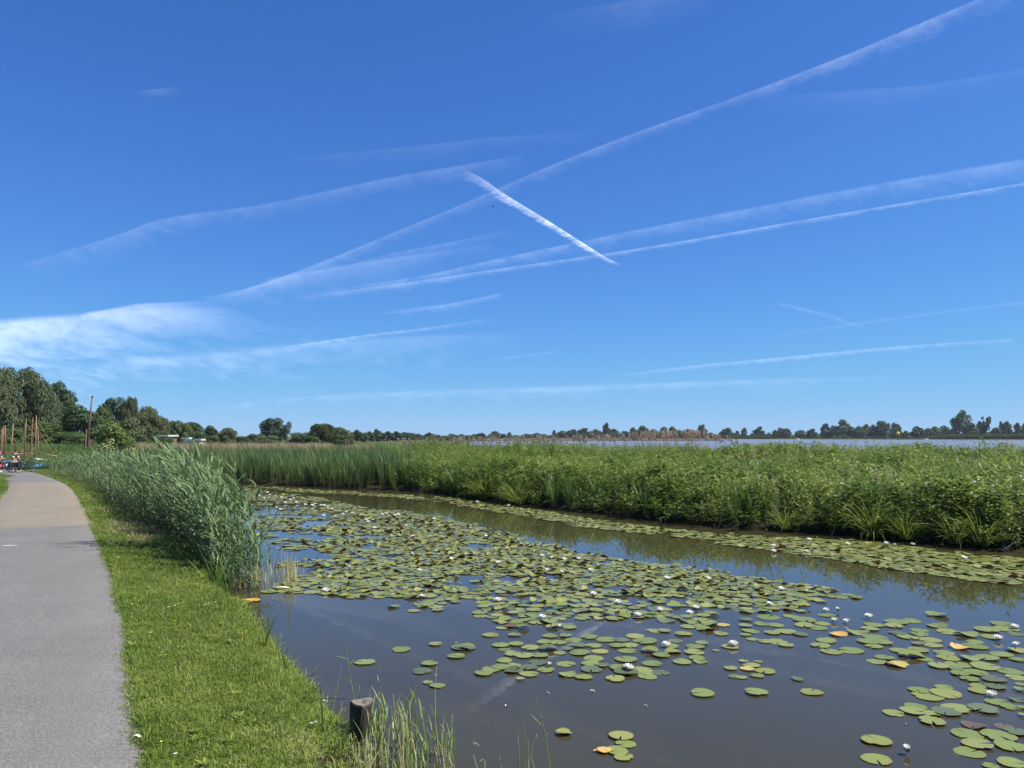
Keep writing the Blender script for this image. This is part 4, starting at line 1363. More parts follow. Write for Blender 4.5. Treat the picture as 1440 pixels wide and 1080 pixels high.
C4 = '''50,330,110 20,370,60 145,460,95 185,440,100 230,430,90 290,425,90 295,447,100,g 370,432,90 375,462,105 460,443,90 330,490,45,l 570,466,95 650,478,95,l 812,488,100,l 870,455,130 950,447,130 975,475,100 1040,455,90 830,432,100
997,410,105 690,440,110,g 685,412,95 560,412,100 750,420,65 865,388,120 700,385,105 230,317,90 180,265,90 420,405,95 350,370,100 250,395,80 290,360,90 430,370,90 380,330,95 470,335,100 310,312,80 520,302,95
600,290,90 630,355,110 575,338,55 530,355,70 735,347,95 700,318,90 765,288,105 680,275,90 820,320,85 885,317,85 840,290,85 910,270,95 960,295,130 870,345,100 985,345,95 1045,370,90 1100,350,90 1090,322,90
1115,295,80 1155,260,90 1150,402,95 1225,382,85 1240,400,75 1210,352,105 1215,325,100 1250,308,70 1345,258,80,l 1395,325,90 1320,343,40 1265,235,95 1180,222,85 1290,212,90 1060,245,70 1010,243,80 1395,435,70,l
1415,475,70,g 1252,563,120 300,265,70 250,340,70 480,270,80 450,300,80 560,270,70 625,318,80,g'''
C8 = '503,45,62 597,63,65 705,60,60 537,243,88 695,218,65 825,234,115 790,274,85 668,309,80 632,343,90,g 370,300,100 660,394,50,l 705,409,75 1285,628,80,l'
CX = '874,1036,36,l 880,1047,30 868,1057,32,l 850,1057,22,o 877,1066,28,l 352,845,38,o 380,832,44 410,829,40 440,833,40 340,848,30'
TM = {'o': 'orange', 'y': 'yellow', 'l': 'yellow green', 'g': 'dull grey green', 'b': 'brown'}
pads = []                                                        # x, y, r, tone, bend (0 flat, 1 wavy, 2 raised)
for txt, ox, oy, sc in ((C5, 1040, 860, 3.6), (C4, 640, 820, 3.6), (C8, 400, 840, 3.273), (CX, 0, 0, 1)):
    for tok in txt.split():
        f = tok.split(','); x, y, wd = ox + float(f[0]) / sc, oy + float(f[1]) / sc, float(f[2]) / sc
        X, Y = P(x, y)
        r_ = wd / FPX * (Y * .998 - .19) / 2 * .98
        tn_ = TM.get(f[3]) if len(f) > 3 else rl.choice(['green', 'green', 'green', 'yellow green', 'dull grey green'], p=[.25, .25, .25, .15, .10])
        pads.append([X, Y, min(r_, .17), tn_, int(rl.choice([0, 1], p=[.85, .15]))])
n_explicit = len(pads)
MAIN = [(345, 686), (430, 697), (500, 712), (600, 722), (650, 735), (740, 757), (850, 783), (970, 800), (1090, 812), (1180, 830), (1222, 843), (1180, 850), (1200, 860), (1040, 862), (1040, 884), (700, 884), (640, 872),
        (560, 855), (480, 838), (395, 832), (372, 800), (352, 740)]
STRIP = [(345, 683), (420, 688), (500, 692), (600, 697), (650, 703), (760, 718), (870, 736), (1000, 750), (1130, 757), (1200, 760), (1290, 769), (1440, 786), (1440, 826), (1340, 813), (1240, 799), (1120, 779), (1030, 768),
         (930, 753), (830, 743), (740, 727), (650, 712), (560, 700), (470, 695), (400, 692)]
SPOT = [[(1300, 862), (1345, 862), (1345, 868), (1300, 868)]]
grid = {}


def fits(X, Y, r_, ov):
    gx_, gy_ = int(X / .35), int(Y / .35)
    for a in range(gx_ - 1, gx_ + 2):
        for b_ in range(gy_ - 1, gy_ + 2):
            for (x2, y2, r2) in grid.get((a, b_), ()):
                if (X - x2) ** 2 + (Y - y2) ** 2 < ((r_ + r2) * ov) ** 2: return False
    return True


def put(X, Y, r_):
    grid.setdefault((int(X / .35), int(Y / .35)), []).append((X, Y, r_))


for p_ in pads: put(*p_[:3])
for poly, n, ovl in ((MAIN, 34000, .52), (STRIP, 26000, .56)):
    pl = [P(x, y) for x, y in resample(np.array(poly + [poly[0]], float), 25)[:-1]]
    q = sample(pl, n)
    u, v = pix(np.column_stack([q, np.zeros(len(q))]))
    ed = segdist(q[:, 0], q[:, 1], pl, True)
    hol = vnoise(q[:, 0], q[:, 1], .9, 71) * .6 + vnoise(q[:, 0], q[:, 1], .35, 72) * .4
    for i in range(len(q)):
        thr = .30
        if poly is MAIN:
            if u[i] < 470 and 705 < v[i] < 805: thr = .50
            elif v[i] > 838: thr = .38
            elif u[i] > 950: thr = .34
            elif u[i] > 480: thr = .29
            thr += .18 * max(0, 1 - ed[i] / .5)
        else:
            thr = .26 + .25 * max(0, 1 - ed[i] / .35)
            if u[i] < 640: thr += .08
        if hol[i] < thr: continue
        r_ = (rl.uniform(.070, .128) if v[i] < 840 else rl.uniform(.085, .140)) if poly is MAIN else rl.uniform(.085, .140)
        if not fits(q[i, 0], q[i, 1], r_, ovl if v[i] < 840 else .72): continue
        put(q[i, 0], q[i, 1], r_)
        lift = .45 if (poly is MAIN and 725 < v[i] < 835 and u[i] > 400) else .05
        bend = 2 if rl.random() < lift * .36 else 1 if rl.random() < .35 else 0
        tn_ = rl.choice(['green', 'yellow green', 'dull grey green', 'brown', 'orange', 'yellow'], p=[.62, .19, .145, .03, .005, .01])
        pads.append([q[i, 0], q[i, 1], r_, tn_, bend])
PA = np.array([[p_[0], p_[1], p_[2]] for p_ in pads])
u, v = pix(np.column_stack([PA[:, :2], np.zeros(len(PA))]))
vis = (u > -20) & (u < 1465) & (v < 1090)
size = np.where(vis, PA[:, 2] / np.hypot(PA[:, 1], 2.8), 0)
order = np.argsort(-size)
single = set(order[:295].tolist())
pad_me = []
for (V, F, r_, h) in PADS:
    me = mesh_np('lily_pad', V, F, {'rnd': r_, 'hgt': h}, True); me.materials.append(LILY['green']); pad_me.append(me)


def region(x, y):
    if x < 470 and y > 810: return 'by the tip of the reed belt'
    if y > 1000 and 820 < x < 920: return 'in the small group adrift below the field'
    if x < 700 and y > 865: return 'between the wooden post and the field'
    if y > 1000 and x > 1300: return 'in the bottom corner of the water'
    if y > 1000: return 'floating apart on the murky water'
    if y > 925 and x > 1220: return 'in the corner group below the orange pad'
    if y > 925 and x > 990: return 'in the loose group by open water'
    if y > 905 and x < 990: return 'along the lower edge of the lily field'
    if x > 1330: return 'in the lily raft cut by the picture edge'
    if x > 1180: return 'in the raft around two paired flowers'
    if x > 1040: return 'in the raft under three clustered flowers'
    if x > 850: return 'in the broad lily field below the channel'
    return 'in the dense middle of the lily field'


recs = []
for i in sorted(single, key=lambda k_: (u[k_])):
    sz = 'small ' if PA[i, 2] < .088 else 'big ' if PA[i, 2] > .135 else ''
    st = ('flat', 'wavy', 'upturned')[pads[i][4]]
    recs.append((i, f"{sz}{st} {dict(green='green').get(pads[i][3], {'yellow green': 'yellowish', 'dull grey green': 'greyish'}.get(pads[i][3], pads[i][3]))} lily pad", region(u[i], v[i])))
from collections import defaultdict
byk = defaultdict(list)
for r_ in recs: byk[(r_[1], r_[2])].append(r_[0])
ORDL = ['first', 'second', 'third', 'fourth', 'fifth', 'sixth', 'seventh', 'eighth', 'ninth', 'tenth', 'eleventh', 'twelfth', 'thirteenth', 'fourteenth', 'fifteenth', 'sixteenth', 'seventeenth', 'eighteenth', 'nineteenth', 'twentieth']
SPEC = {}
for (a, rg), ids in byk.items():
    ids.sort(key=lambda k_: u[k_])
    for n_, i in enumerate(ids):
        if len(ids) == 1: lb = f"{a} {rg}"
        elif n_ == 0: lb = f"leftmost {a} {rg}"
        elif n_ == len(ids) - 1: lb = f"rightmost {a} {rg}"
        elif n_ < 20: lb = f"{ORDL[n_]} {a} from left, {rg}"
        else: lb = f"{a} further along {rg}"
        SPEC[i] = lb if len(lb.split()) <= 16 else lb.replace(' lily pad', ' pad').replace('along the lower', 'at the lower')
for n_, i in enumerate(sorted(single)):
    X, Y, r_, tn_, bend = pads[i]
    pk = (rl.integers(0, 6), rl.integers(6, 9), rl.integers(9, 12))[bend]
    o = bpy.data.objects.new('lily_pad', pad_me[pk]); COL.objects.link(o)
    o.material_slots[0].link = 'OBJECT'; o.material_slots[0].material = LILY[tn_]
    o.location = (X, Y, (-.012 if tn_ == 'brown' else .004 + .016 * rl.random()))
    if tn_ == 'brown': o.location.z = .003
    o.scale = (r_, r_, r_)
    o.rotation_euler = (rl.normal(0, .022), rl.normal(0, .022), rl.random() * 6.28)
    tag(o, SPEC[i], 'lily pad', 'lily pads floating on the ditch')
rest = np.array([i for i in range(len(pads)) if i not in single])
tone_v = {'green': .45, 'yellow green': .9, 'dull grey green': .1, 'brown': .0, 'orange': 1.0, 'yellow': 1.0}
pk = np.array([(rl.integers(0, 4), rl.integers(4, 6), rl.integers(6, 9))[pads[i][4]] for i in rest])
zz = .004 + .02 * rl.random(len(rest)) + np.array([.03 * rl.random() if pads[i][4] == 2 else 0 for i in rest])
o = bake('lily_pad_mass', PADS_S, np.column_stack([PA[rest, 0], PA[rest, 1], zz]), rl.random(len(rest)) * 6.28, PA[rest, 2], pk, LILY_MASS,
         tone=np.clip(np.array([tone_v[pads[i][3]] for i in rest]) + rl.normal(0, .20, len(rest)), 0, 1), spread=.95)
for p_ in o.data.polygons: break
o.data.polygons.foreach_set('use_smooth', np.ones(len(o.data.polygons), bool))
tag(o, 'crowded mass of smaller lily pads covering the ditch further out', 'lily pads', kind='stuff')


def petal_ring(b, n, L, W, el, z, r0, a0):
    for i in range(n):
        a = a0 + 6.283 * i / n
        d = np.array((math.cos(a), math.sin(a), 0)); e = R(el)
        u_ = d * math.cos(e) + np.array((0, 0, math.sin(e)))
        sd_ = np.cross(u_, (0, 0, 1)); sd_ /= np.linalg.norm(sd_); nn = np.cross(sd_, u_)
        c0 = d * r0 + np.array((0, 0, z))
        V = [c0, c0 + u_ * L * .45 + sd_ * W + nn * W * .4, c0 + u_ * L * .8 + sd_ * W * .6 + nn * W * .5 - np.array((0, 0, 0)), c0 + u_ * L + nn * L * .12, c0 + u_ * L * .8 - sd_ * W * .6 + nn * W * .5, c0 + u_ * L * .45 - sd_ * W + nn * W * .4]
        b.add(V, [(0, 1, 5), (1, 2, 4), (1, 4, 5), (2, 3, 4)], rng.random())


def lily_meshes(opn):
    b = MB()
    if opn:
        petal_ring(b, 8, .062, .017, 22, .012, .008, 0); petal_ring(b, 8, .056, .016, 42, .016, .007, .39); petal_ring(b, 7, .046, .013, 62, .018, .005, .1)
    else:
        petal_ring(b, 7, .060, .018, 62, .012, .008, 0); petal_ring(b, 6, .058, .016, 76, .014, .006, .4)
    c = MB(); c.ball((0, 0, .030), (.013, .013, .012), 8)
    for i in range(10):
        a = i * .628; c.tube([(.006 * math.cos(a), .006 * math.sin(a), .02), (.02 * math.cos(a), .02 * math.sin(a), .045)], [.003, .002], 3)
    s_ = MB(); petal_ring(s_, 4, .055, .014, 8 if opn else 58, .006, .008, .2)
    return b.mesh('petals'), c.mesh('stamens'), s_.mesh('sepals')


LM_O, LM_C = lily_meshes(True), lily_meshes(False)


def flower(X, Y, opn, sc, label, zb=.0):
    e = thing('water_lily', (X, Y, zb), label, 'water lily', 'white water lilies on the ditch', rl.random() * 6.28)
    e.rotation_euler.x = rl.normal(0, .15); e.scale = (sc, sc, sc)
    for nm, me, mt in zip(('petals', 'stamens', 'sepals'), LM_O if opn else LM_C, ('petal', 'stamen', 'sepal')):
        link(nm, me, M[mt], e)
    return e


FL = []
for txt, ox, oy, sc in (('480,42 545,46 655,24 1395,76 1310,134 1405,164 1280,418 850,704,c', 1040, 860, 3.6), ('702,54 213,86 443,172 530,226,c 828,97 928,161 1043,136 1190,150 1220,124 1070,311 480,416,c 877,428 1410,308', 640, 820, 3.6),
                        ('225,364 275,374 337,381 408,378 255,436 325,448 470,436 856,478 1068,480 1005,628 1380,609 1435,532 1400,342 1395,312 8,396 5,590 45,332,c 105,292,c', 700, 680, 3.6),
                        ('352,541 830,438 990,381 795,266 765,212 1165,264 1220,398 570,193 600,223 660,151 720,156 490,148 440,153 460,143 343,161 400,166 190,74 70,56 45,73 125,131 250,106 285,109 330,108 900,177 1085,227,c 1375,101 1345,98 1105,96 1280,111 840,568 10,56 130,69 150,96 300,101 365,116 475,427,c 795,361,c 1330,292,c 955,502,c 15,62 60,45 105,120 175,80 205,95 345,110 385,128 560,182 640,155 700,160 1390,98 1120,92', 360, 680, 3.6),
                        ('355,104 548,124 745,122 787,134,c 878,126 1137,194 340,162 172,133 177,160 215,354 340,366,c 155,429 440,458 497,460,c', 1040, 730, 3.6)):
    for tok in txt.split():
        f = tok.split(','); FL.append((ox + float(f[0]) / sc, oy + float(f[1]) / sc, len(f) < 3))


def fregion(x, y):
    if y > 1000: return 'standing alone in the murky water'
    if y < 722 and x > 700: return 'on the pads under the far bank'
    if y < 800 and x > 1000: return 'on the pads under the far bank'
    if y < 712: return 'at the far end of the lily field'
    if y < 740: return 'on the distant half of the field'
    if y < 800 and x < 700: return 'on tangled pads near the reed belt'
    if y < 815: return 'along the channel side of the field'
    if x > 1300: return 'on the raft cut by the picture edge'
    if x > 1130: return 'on the raft by the channel'
    if y > 895: return 'on the lower edge of the lily field'
    if x > 950: return 'on the broad pads beyond the loose group'
    return 'in the open middle of the lily field'


byk = defaultdict(list)
for i, (x, y, op_) in enumerate(FL): byk[(op_, fregion(x, y))].append(i)
for (op_, rg), ids in byk.items():
    ids.sort(key=lambda k_: FL[k_][0])
    a = 'open white water lily' if op_ else 'closed white water lily bud'
    for n_, i in enumerate(ids):
        if len(ids) == 1: lb = f"{a} {rg}"
        elif n_ == 0: lb = f"leftmost {a} {rg}"
        elif n_ == len(ids) - 1: lb = f"rightmost {a} {rg}"
        elif n_ < 20: lb = f"{ORDL[n_]} {a} from left {rg}"
        else: lb = f"{a} further along {rg}"
        x, y, _ = FL[i]
        X, Y = P(x, y + 1, .03)
        flower(X, Y, op_, np.interp(Y, [6, 12, 25, 40], [1.0, 1.1, 1.3, 1.5]) * rl.uniform(.85, 1.12), lb, .012)

# yellow water lilies on short stems
for x, y, lb in ((894, 724, 'by the far bank below the iris blades'), (1005, 739, 'in the strip of pads under the leafy bank'), (1078, 746, 'near the middle of the far pad strip'), (906, 748, 'low on the far pads beside the channel'),
                 (850, 735, 'on the far pads, the one closest to the reed bed'), (1149, 756, 'beside a white flower on the far pad strip')):
    X, Y = P(x, y, .05)
    e = thing('yellow_water_lily', (X, Y, 0), 'small yellow water lily ' + lb, 'yellow lily', 'yellow water lilies by the far bank')
    b = MB(); b.tube([(0, 0, -.05), (0, 0, .05)], [.006, .006], 5); b.build('stem', M['green_stalk'], e)
    b = MB(); petal_ring(b, 5, .034, .020, 55, .05, .008, 0); b.ball((0, 0, .066), (.016, .016, .014), 8); b.build('petals', M['yellow_petal'], e)

# ------------------------------------------------------------------ single stalks, post, small things on the banks
rs = np.random.default_rng(31)


def stalk(xb, yb, xt, yt, label, leaves=(), green=False, d=None, group='pale cut reed stalks', rad=.0042, cat='reed stalk', zb=0.0):
    """one reed stalk whose foot and top the photograph shows at these pixels; leaves: (fraction up, azimuth, length, width, tilt, droop)"""
    X, Y = P(xb, yb, zb) if d is None else at(xb, d)
    dt = Y
    top = np.array((*at(xt, dt), 0))
    # height where the ray through the tip meets the stalk's distance
    dr = ray(xt, yt); tt = dt / dr[1]
    top = np.array((dr[0] * tt, dr[1] * tt, CAM_H + dr[2] * tt))
    e = thing('reed_stalk', (X, Y, zb), label, cat, group)
    v = top - np.array((X, Y, zb))
    b = MB(); n = 5
    bend = rs.normal(0, .02, 2)
    C = [v * t_ + np.array((*(bend * math.sin(t_ * 3.14)), 0)) for t_ in np.linspace(-.12, 1, n)]
    b.tube(C, np.linspace(rad, rad * .55, n), 5, rs.random())
    b.build('stem', M['green_stalk'] if green else M['stalk'], e)
    for (f, az_, L, W, tl, dr_) in leaves:
        p0 = v * f; d_ = np.array((math.cos(az_), math.sin(az_), 0)); el = R(tl)
        C = [p0]
        for q_ in range(4):
            C.append(C[-1] + L / 4 * (d_ * math.cos(el) + np.array((0, 0, math.sin(el))))); el -= R(dr_)
        b = MB(); b.strip(C, [W * .6, W, W * .9, W * .5, 0], np.cross(d_, (0, 0, 1)) + (0, .6, 0), r=rs.random(), h=[1] * 5)
        b.build('leaf', M['green_stalk'] if green else M['stalk'], e)
    return e


def c8(x, y): return 400 + x / 3.273, 840 + y / 3.273


S = [((322, 470), (283, 225), 'tall green reed shoot behind the wooden post with one leaf held out sideways', [(.75, 3.2, .16, .009, 25, 10), (.62, .5, .10, .012, 60, 5), (.3, 3.6, .12, .006, 50, 8), (.5, .2, .12, .005, 55, 10)], True),
     ((436, 500), (433, 292), 'slim green reed shoot standing just beyond the wooden post', [(.55, 2.5, .07, .007, 70, 4), (.8, .6, .06, .006, 70, 4)], True),
     ((624, 740), (600, 402), 'green leafy reed shoot in the middle of the stubble', [(.75, 2.4, .14, .006, 62, 6), (.55, .7, .12, .006, 58, 10), (.4, 3.0, .1, .005, 50, 8), (.9, .4, .08, .005, 70, 6)], True),
     ((736, 790), (740, 500), 'upright pale green stalk at the outer end of the stubble', [(.6, 2.8, .08, .005, 60, 6)], True),
     ((722, 800), (700, 312), 'very thin tall dry stem with a drooping tip above the stubble', [(.9, 2.6, .05, .004, 40, 30), (.8, .3, .07, .003, -30, 10)], False),
     ((1222, 800), (1158, 458), 'tall curved green reed leaf shoot rising from the open water', [(.62, 2.7, .13, .005, 40, 2), (.45, .3, .07, .004, 50, 12), (.8, .4, .06, .004, 60, 4)], True),
     ((1097, 800), (1096, 560), 'straight thin stalk in the water beside the curved green shoot', [], True),
     ((1122, 810), (1121, 662), 'short thin stalk between the straight one and the curved shoot', [], False),
     ((1158, 810), (1160, 630), 'thick pale stalk with a broken fibrous top next to the curved shoot', [(.9, 1.0, .04, .005, 80, 2)], False),
     ((1076, 810), (1074, 630), 'green blade shaped stalk, the outermost of the group round the curved shoot', [(.5, .6, .1, .007, 84, 2)], True),
     ((990, 812), (988, 730), 'short lone stub of reed sticking out of the water', [], False),
     ((898, 810), (896, 600), 'lone pale reed stalk with side leaf standing in open water', [(.6, 3.3, .08, .004, 50, 20), (.25, .4, .06, .003, 40, 20)], False),
     ((925, 812), (922, 750), 'tiny bent stub beside the lone pale stalk in open water', [], False),
     ((770, 800), (768, 628), 'pale brown stalk standing a little apart at the end of the stubble', [], False),
     ((215, 560), (265, 312), 'thin pale dry grass stem leaning out over the water by the verge', [], False),
     ((240, 600), (265, 480), 'short dry grass stem at the verge edge left of the post', [(.6, .4, .08, .003, 40, 10)], False),
     ((392, 460), (392, 378), 'short green stub right behind the top of the post', [], True),
     ((346, 470), (345, 405), 'stub of green reed touching the back of the post', [], True)]
for (bx, by), (tx, ty), lb, lv, gr in S:
    stalk(*c8(bx, by), *c8(tx, ty), lb, lv, gr, rad=.0050 if gr else .0042)
WH = ['hugging the wooden post', 'in the stubble just beside the post', 'in the middle of the stubble', 'at the outer end of the stubble', 'at the foot of the verge under the post']
for i in range(140):
    x = rs.choice([rs.uniform(300, 420), rs.uniform(400, 590), rs.uniform(570, 790)], p=[.22, .54, .24])
    yt = (rs.uniform(430, 700) if 400 < x < 590 else rs.uniform(620, 760) if x < 400 else rs.uniform(470, 720))
    hp = rs.uniform(150, 330) * (1.0 if x < 590 else .7)
    yb = max(yt + hp, 640 + (x - 300) * .2)
    g_ = rs.random() < .52
    lv = [(rs.uniform(.3, .9), rs.uniform(0, 6.28), rs.uniform(.08, .26), rs.uniform(.004, .009), rs.uniform(55, 85), rs.uniform(2, 9)) for _ in range(rs.integers(1, 4))] if g_ else ([(rs.uniform(.4, .9), rs.uniform(0, 6.28), rs.uniform(.04, .1), .003, rs.uniform(20, 80), 14)] if rs.random() < .4 else [])
    wh = WH[0] if x < 340 else WH[1] if x < 450 else WH[2] if x < 560 else WH[3]
    dxl = rs.normal(0, 14)
    lb = ('tall ' if hp > 260 else 'short ' if hp < 200 else '') + ('green leafed reed stalk ' if g_ else 'pale cut reed stalk ') + ('leaning to the verge ' if dxl < -9 else 'leaning to open water ' if dxl > 9 else 'standing straight ') + wh
    stalk(*c8(x, yb), *c8(x + dxl, yt), lb, lv, g_, rad=rs.uniform(.0042, .0066))
# thin stalks standing out of the lily field
for n_, (x, yb, yt) in enumerate(((600, 300, 222), (128, 385, 292), (172, 560, 380), (190, 560, 300), (348, 480, 300), (263, 298, 250), (310, 372, 322), (505, 300, 262), (765, 330, 245), (755, 280, 228), (842, 285, 200), (842, 165, 112),
                                  (600, 165, 128), (95, 70, 25), (240, 130, 100), (770, 185, 158), (930, 300, 255), (455, 330, 285), (545, 345, 300), (615, 400, 345), (705, 320, 280), (485, 420, 370), (340, 470, 410), (160, 520, 440))):
    lb = ('upright pale reed stalk among the pads nearest the reed belt' if x < 220 else 'thin reed stalk poking out of the tangled lily pads' if yb > 220 else 'fine green reed blade at the far end of the lily field')
    stalk(360 + x / 3.6, 680 + yb / 3.6, 360 + (x + rs.normal(0, 5)) / 3.6, 680 + yt / 3.6, lb, [(.5, rs.uniform(0, 6.28), .18, .006, 75, 5)] if n_ % 3 == 0 else [], n_ % 2 == 0, group='reed stalks standing among the lily pads', rad=.007)

# stubble mass at the waterline of the reed tip
STB = [blade_tuft(6, .8, 22, .0055, 6, r1, 2) for _ in range(3)]
pts = []
for _ in range(75):
    x, y = rs.uniform(318, 405), rs.uniform(822, 836)
    X, Y = P(x, y - (x - 318) * .02); pts.append((X, Y + rs.uniform(0, 1.2), -.05))
pts = np.array(pts)
o = bake('reed_stubble', STB, pts, rs.random(len(pts)) * 6.28, rs.uniform(.35, 1.0, len(pts)), rs.integers(0, 3, len(pts)), M['stalk'])
tag(o, 'pale stubble of old reed stems in the water at the reed tip', 'reeds', kind='stuff')
# fresh tufts hanging over the verge edge
for i, (x, y, s_) in enumerate(((372, 905, .45), (402, 938, .3), (455, 1030, .35), (468, 1055, .4), (345, 866, .35), (436, 985, .28), (480, 1048, .35))):
    X, Y = P(x, y, .12)
    V, F, rr_, hh_ = MIXB[i % 6]
    o = link('grass_tuft', mesh_np('grass_tuft', V * s_, F, {'rnd': rr_, 'hgt': hh_}), M['iris'], loc=(X, Y, .08))
    tag(o, ('big pale green tuft overhanging the water below the reed tip', 'small tuft at the bend of the verge edge', 'grass tuft on the verge edge just before the post', 'broad leaved tuft at the foot of the post', 'tuft closest to the orange fallen leaf', 'sparse tuft at the verge edge over dark water', 'tuft half hidden by the pale stubble')[i], 'grass tuft', 'longer tufts on the verge edge')

# the wooden mooring post
m, t, b, out = newmat('dark_post')  # near-black shaft wood, darker than the end grain
c = ramp(t, [(.008, .007, .006), (.024, .019, .015), (.070, .056, .044)], noise(t, 9, 5, stretch=(1, 1, .12))).outputs[0]
t.links.new(c, b.inputs['Base Color']); b.inputs['Roughness'].default_value = .75
bp = t.nodes.new('ShaderNodeBump'); bp.inputs['Strength'].default_value = .8; bp.inputs['Distance'].default_value = .01
t.links.new(noise(t, 30, 4, stretch=(1, 1, .06)), bp.inputs['Height']); t.links.new(bp.outputs[0], b.inputs['Normal'])
M['post'] = m
m, t, b, out = newmat('post_end_grain')
wv = t.nodes.new('ShaderNodeTexWave'); wv.wave_type = 'RINGS'; wv.rings_direction = 'Z'; wv.inputs['Scale'].default_value = 14; wv.inputs['Distortion'].default_value = 3
tc = t.nodes.new('ShaderNodeTexCoord'); t.links.new(tc.outputs['Object'], wv.inputs['Vector'])
c = ramp(t, [(.14, .115, .085), (.27, .23, .18)], wv.outputs['Fac']).outputs[0]
c = mix(t, math_(t, 'MULTIPLY', noise(t, 16, 4), .7), c, (.07, .06, .045))
t.links.new(c, b.inputs['Base Color']); b.inputs['Roughness'].default_value = .9
M['post_top'] = m
M['steel'] = plain('nail_steel', (.55, .55, .56), .35, .5, .2, 30, .8)
PX, PY = P(508, 1036)
dr = ray(508, 986); ztop = CAM_H + dr[2] * PY / dr[1]
e = thing('mooring_post', (PX, PY, 0), 'round dark wooden post standing in the water at the verge edge', 'post')
b = MB(); rad_ = 33 / FPX * PY / 2
K = 22
prof = []
V = []; F = []
for zi, (zf, rf) in enumerate(((-.6, .98), (.1, 1.0), (ztop * .6, .985), (ztop - .012, .97), (ztop, .90))):
    for j in range(K):
        a = 6.2832 * j / K; q_ = rad_ * rf * (1 + .03 * math.sin(3 * a + 1) + .018 * math.sin(8 * a) + .012 * math.sin(13 * a + 2))
        V.append((q_ * math.cos(a), q_ * math.sin(a), zf + (.012 * math.sin(2 * a + .5) if zi > 2 else 0)))
for i in range(4):
    for j in range(K):
        a0, a1 = i * K + j, i * K + (j + 1) % K; F += [(a0, a1, a1 + K), (a0, a1 + K, a0 + K)]
b.add(V, F, .5); b.build('shaft', M['post'], e)
b = MB(); V2 = [v for v in V[4 * K:]]; V2 = [(x, y, z + .001) for x, y, z in V2] + [(0, 0, ztop - .004)]
b.add(V2, [(j, (j + 1) % K, K) for j in range(K)], .5); b.build('end_grain', M['post_top'], e)
b = MB(); b.tube([(.02, -.01, ztop - .02), (.024, -.012, ztop + .022), (.05, .0, ztop + .030), (.072, .012, ztop + .014)], [.006, .007, .007, .005], 6, .5)
b.tube([(.045, -.035, ztop - .01), (.05, -.03, ztop + .02)], [.008, .012], 6, .5); b.build('bent_nail', M['steel'], e)

# daisies and buttercups in the verge
DA = []
b = MB(); petal_ring(b, 10, .011, .0032, 12, .0, .003, 0); DA.append(b.mesh('petals'))
b = MB(); b.ball((0, 0, .002), (.004, .004, .003), 6); DA.append(b.mesh('flower_centre'))
b = MB(); b.tube([(0, 0, -.06), (0, 0, 0)], [.0012, .0012], 4); DA.append(b.mesh('stem'))
for x, y, lb in ((230, 856, 'first daisy of the loose row in the verge'), (237, 854, 'second daisy of the loose row in the verge'), (246, 852, 'third daisy of the loose row in the verge'), (251, 849, 'fourth daisy of the loose row in the verge'), (257, 848, 'last daisy of the loose row in the verge'),
                 (288, 851, 'lowest daisy of the pair close to the water'), (293, 849, 'upper daisy of the pair close to the water'), (303, 847, 'single daisy on the water side of the pair'), (212, 890, 'lone daisy near the path below the loose row'),
                 (247, 1061, 'lone daisy low in the verge'), (438, 1018, 'daisy on the bank edge next to the post'), (444, 1016, 'second daisy on the bank edge by the post'), (456, 986, 'daisy overlooking the dark water'), (186, 850, 'lone daisy near the path edge'), (210, 826, 'small daisy in the upper part of the verge')):
    X, Y = P(x, y, .40)
    h_, _ = ground_h(np.array([X]), np.array([Y]))
    X, Y = P(x, y, h_[0] + .07)
    e = thing('daisy', (X, Y, h_[0] + .075), lb + ', white petals', 'daisy', 'daisies in the verge', rs.random() * 6)
    e.scale = (1.25,) * 3
    for nm, me, mt in zip(('petals', 'flower_centre', 'stem'), DA, ('petal', 'stamen', 'green_stalk')): link(nm, me, M[mt], e)
bme = MB(); petal_ring(bme, 5, .010, .006, 40, 0, .002, 0); bme.tube([(0, 0, -.07), (0, 0, 0)], [.0012, .0012], 4); bme = bme.mesh('buttercup')
for x, y, lb in ((227, 1045, 'yellow buttercup by the path low in the verge'), (246, 874, 'yellow buttercup just under the row of daisies'), (341, 892, 'yellow buttercup at the waters edge'), (231, 812, 'yellow buttercup in the upper verge'), (190, 842, 'yellow buttercup close to the path edge'), (346, 888, 'second yellow buttercup at the waters edge')):
    X, Y = P(x, y, .40); h_, _ = ground_h(np.array([X]), np.array([Y])); X, Y = P(x, y, h_[0] + .08)
    o = link('buttercup', bme, M['yellow_petal'], loc=(X, Y, h_[0] + .085)); o.scale = (1.3,) * 3
    tag(o, lb, 'buttercup', 'buttercups in the verge')

# fallen leaves
def curled_leaf(name, L, W, mat, loc, rz, label, cat='leaf'):
    V = []; n = 6
    for i in range(n + 1):
        t_ = i / n; w_ = W * math.sin(math.pi * min(.97, t_ * .95 + .03)) ** .7
        V += [((t_ - .5) * L, -w_, .012 + .010 * math.sin(t_ * 5)), ((t_ - .5) * L, 0, .004 + .010 * math.sin(t_ * 5)), ((t_ - .5) * L, w_, .014 + .008 * math.sin(t_ * 4))]
    F = []
    for i in range(n):
        for j in range(2): a = i * 3 + j; F += [(a, a + 3, a + 4), (a, a + 4, a + 1)]
    o = link(name, mesh_np(name, V, F, {'rnd': [.5] * len(V), 'hgt': [1] * len(V)}), mat, loc=loc); o.rotation_euler = (0, 0, rz)
    return tag(o, label, cat)


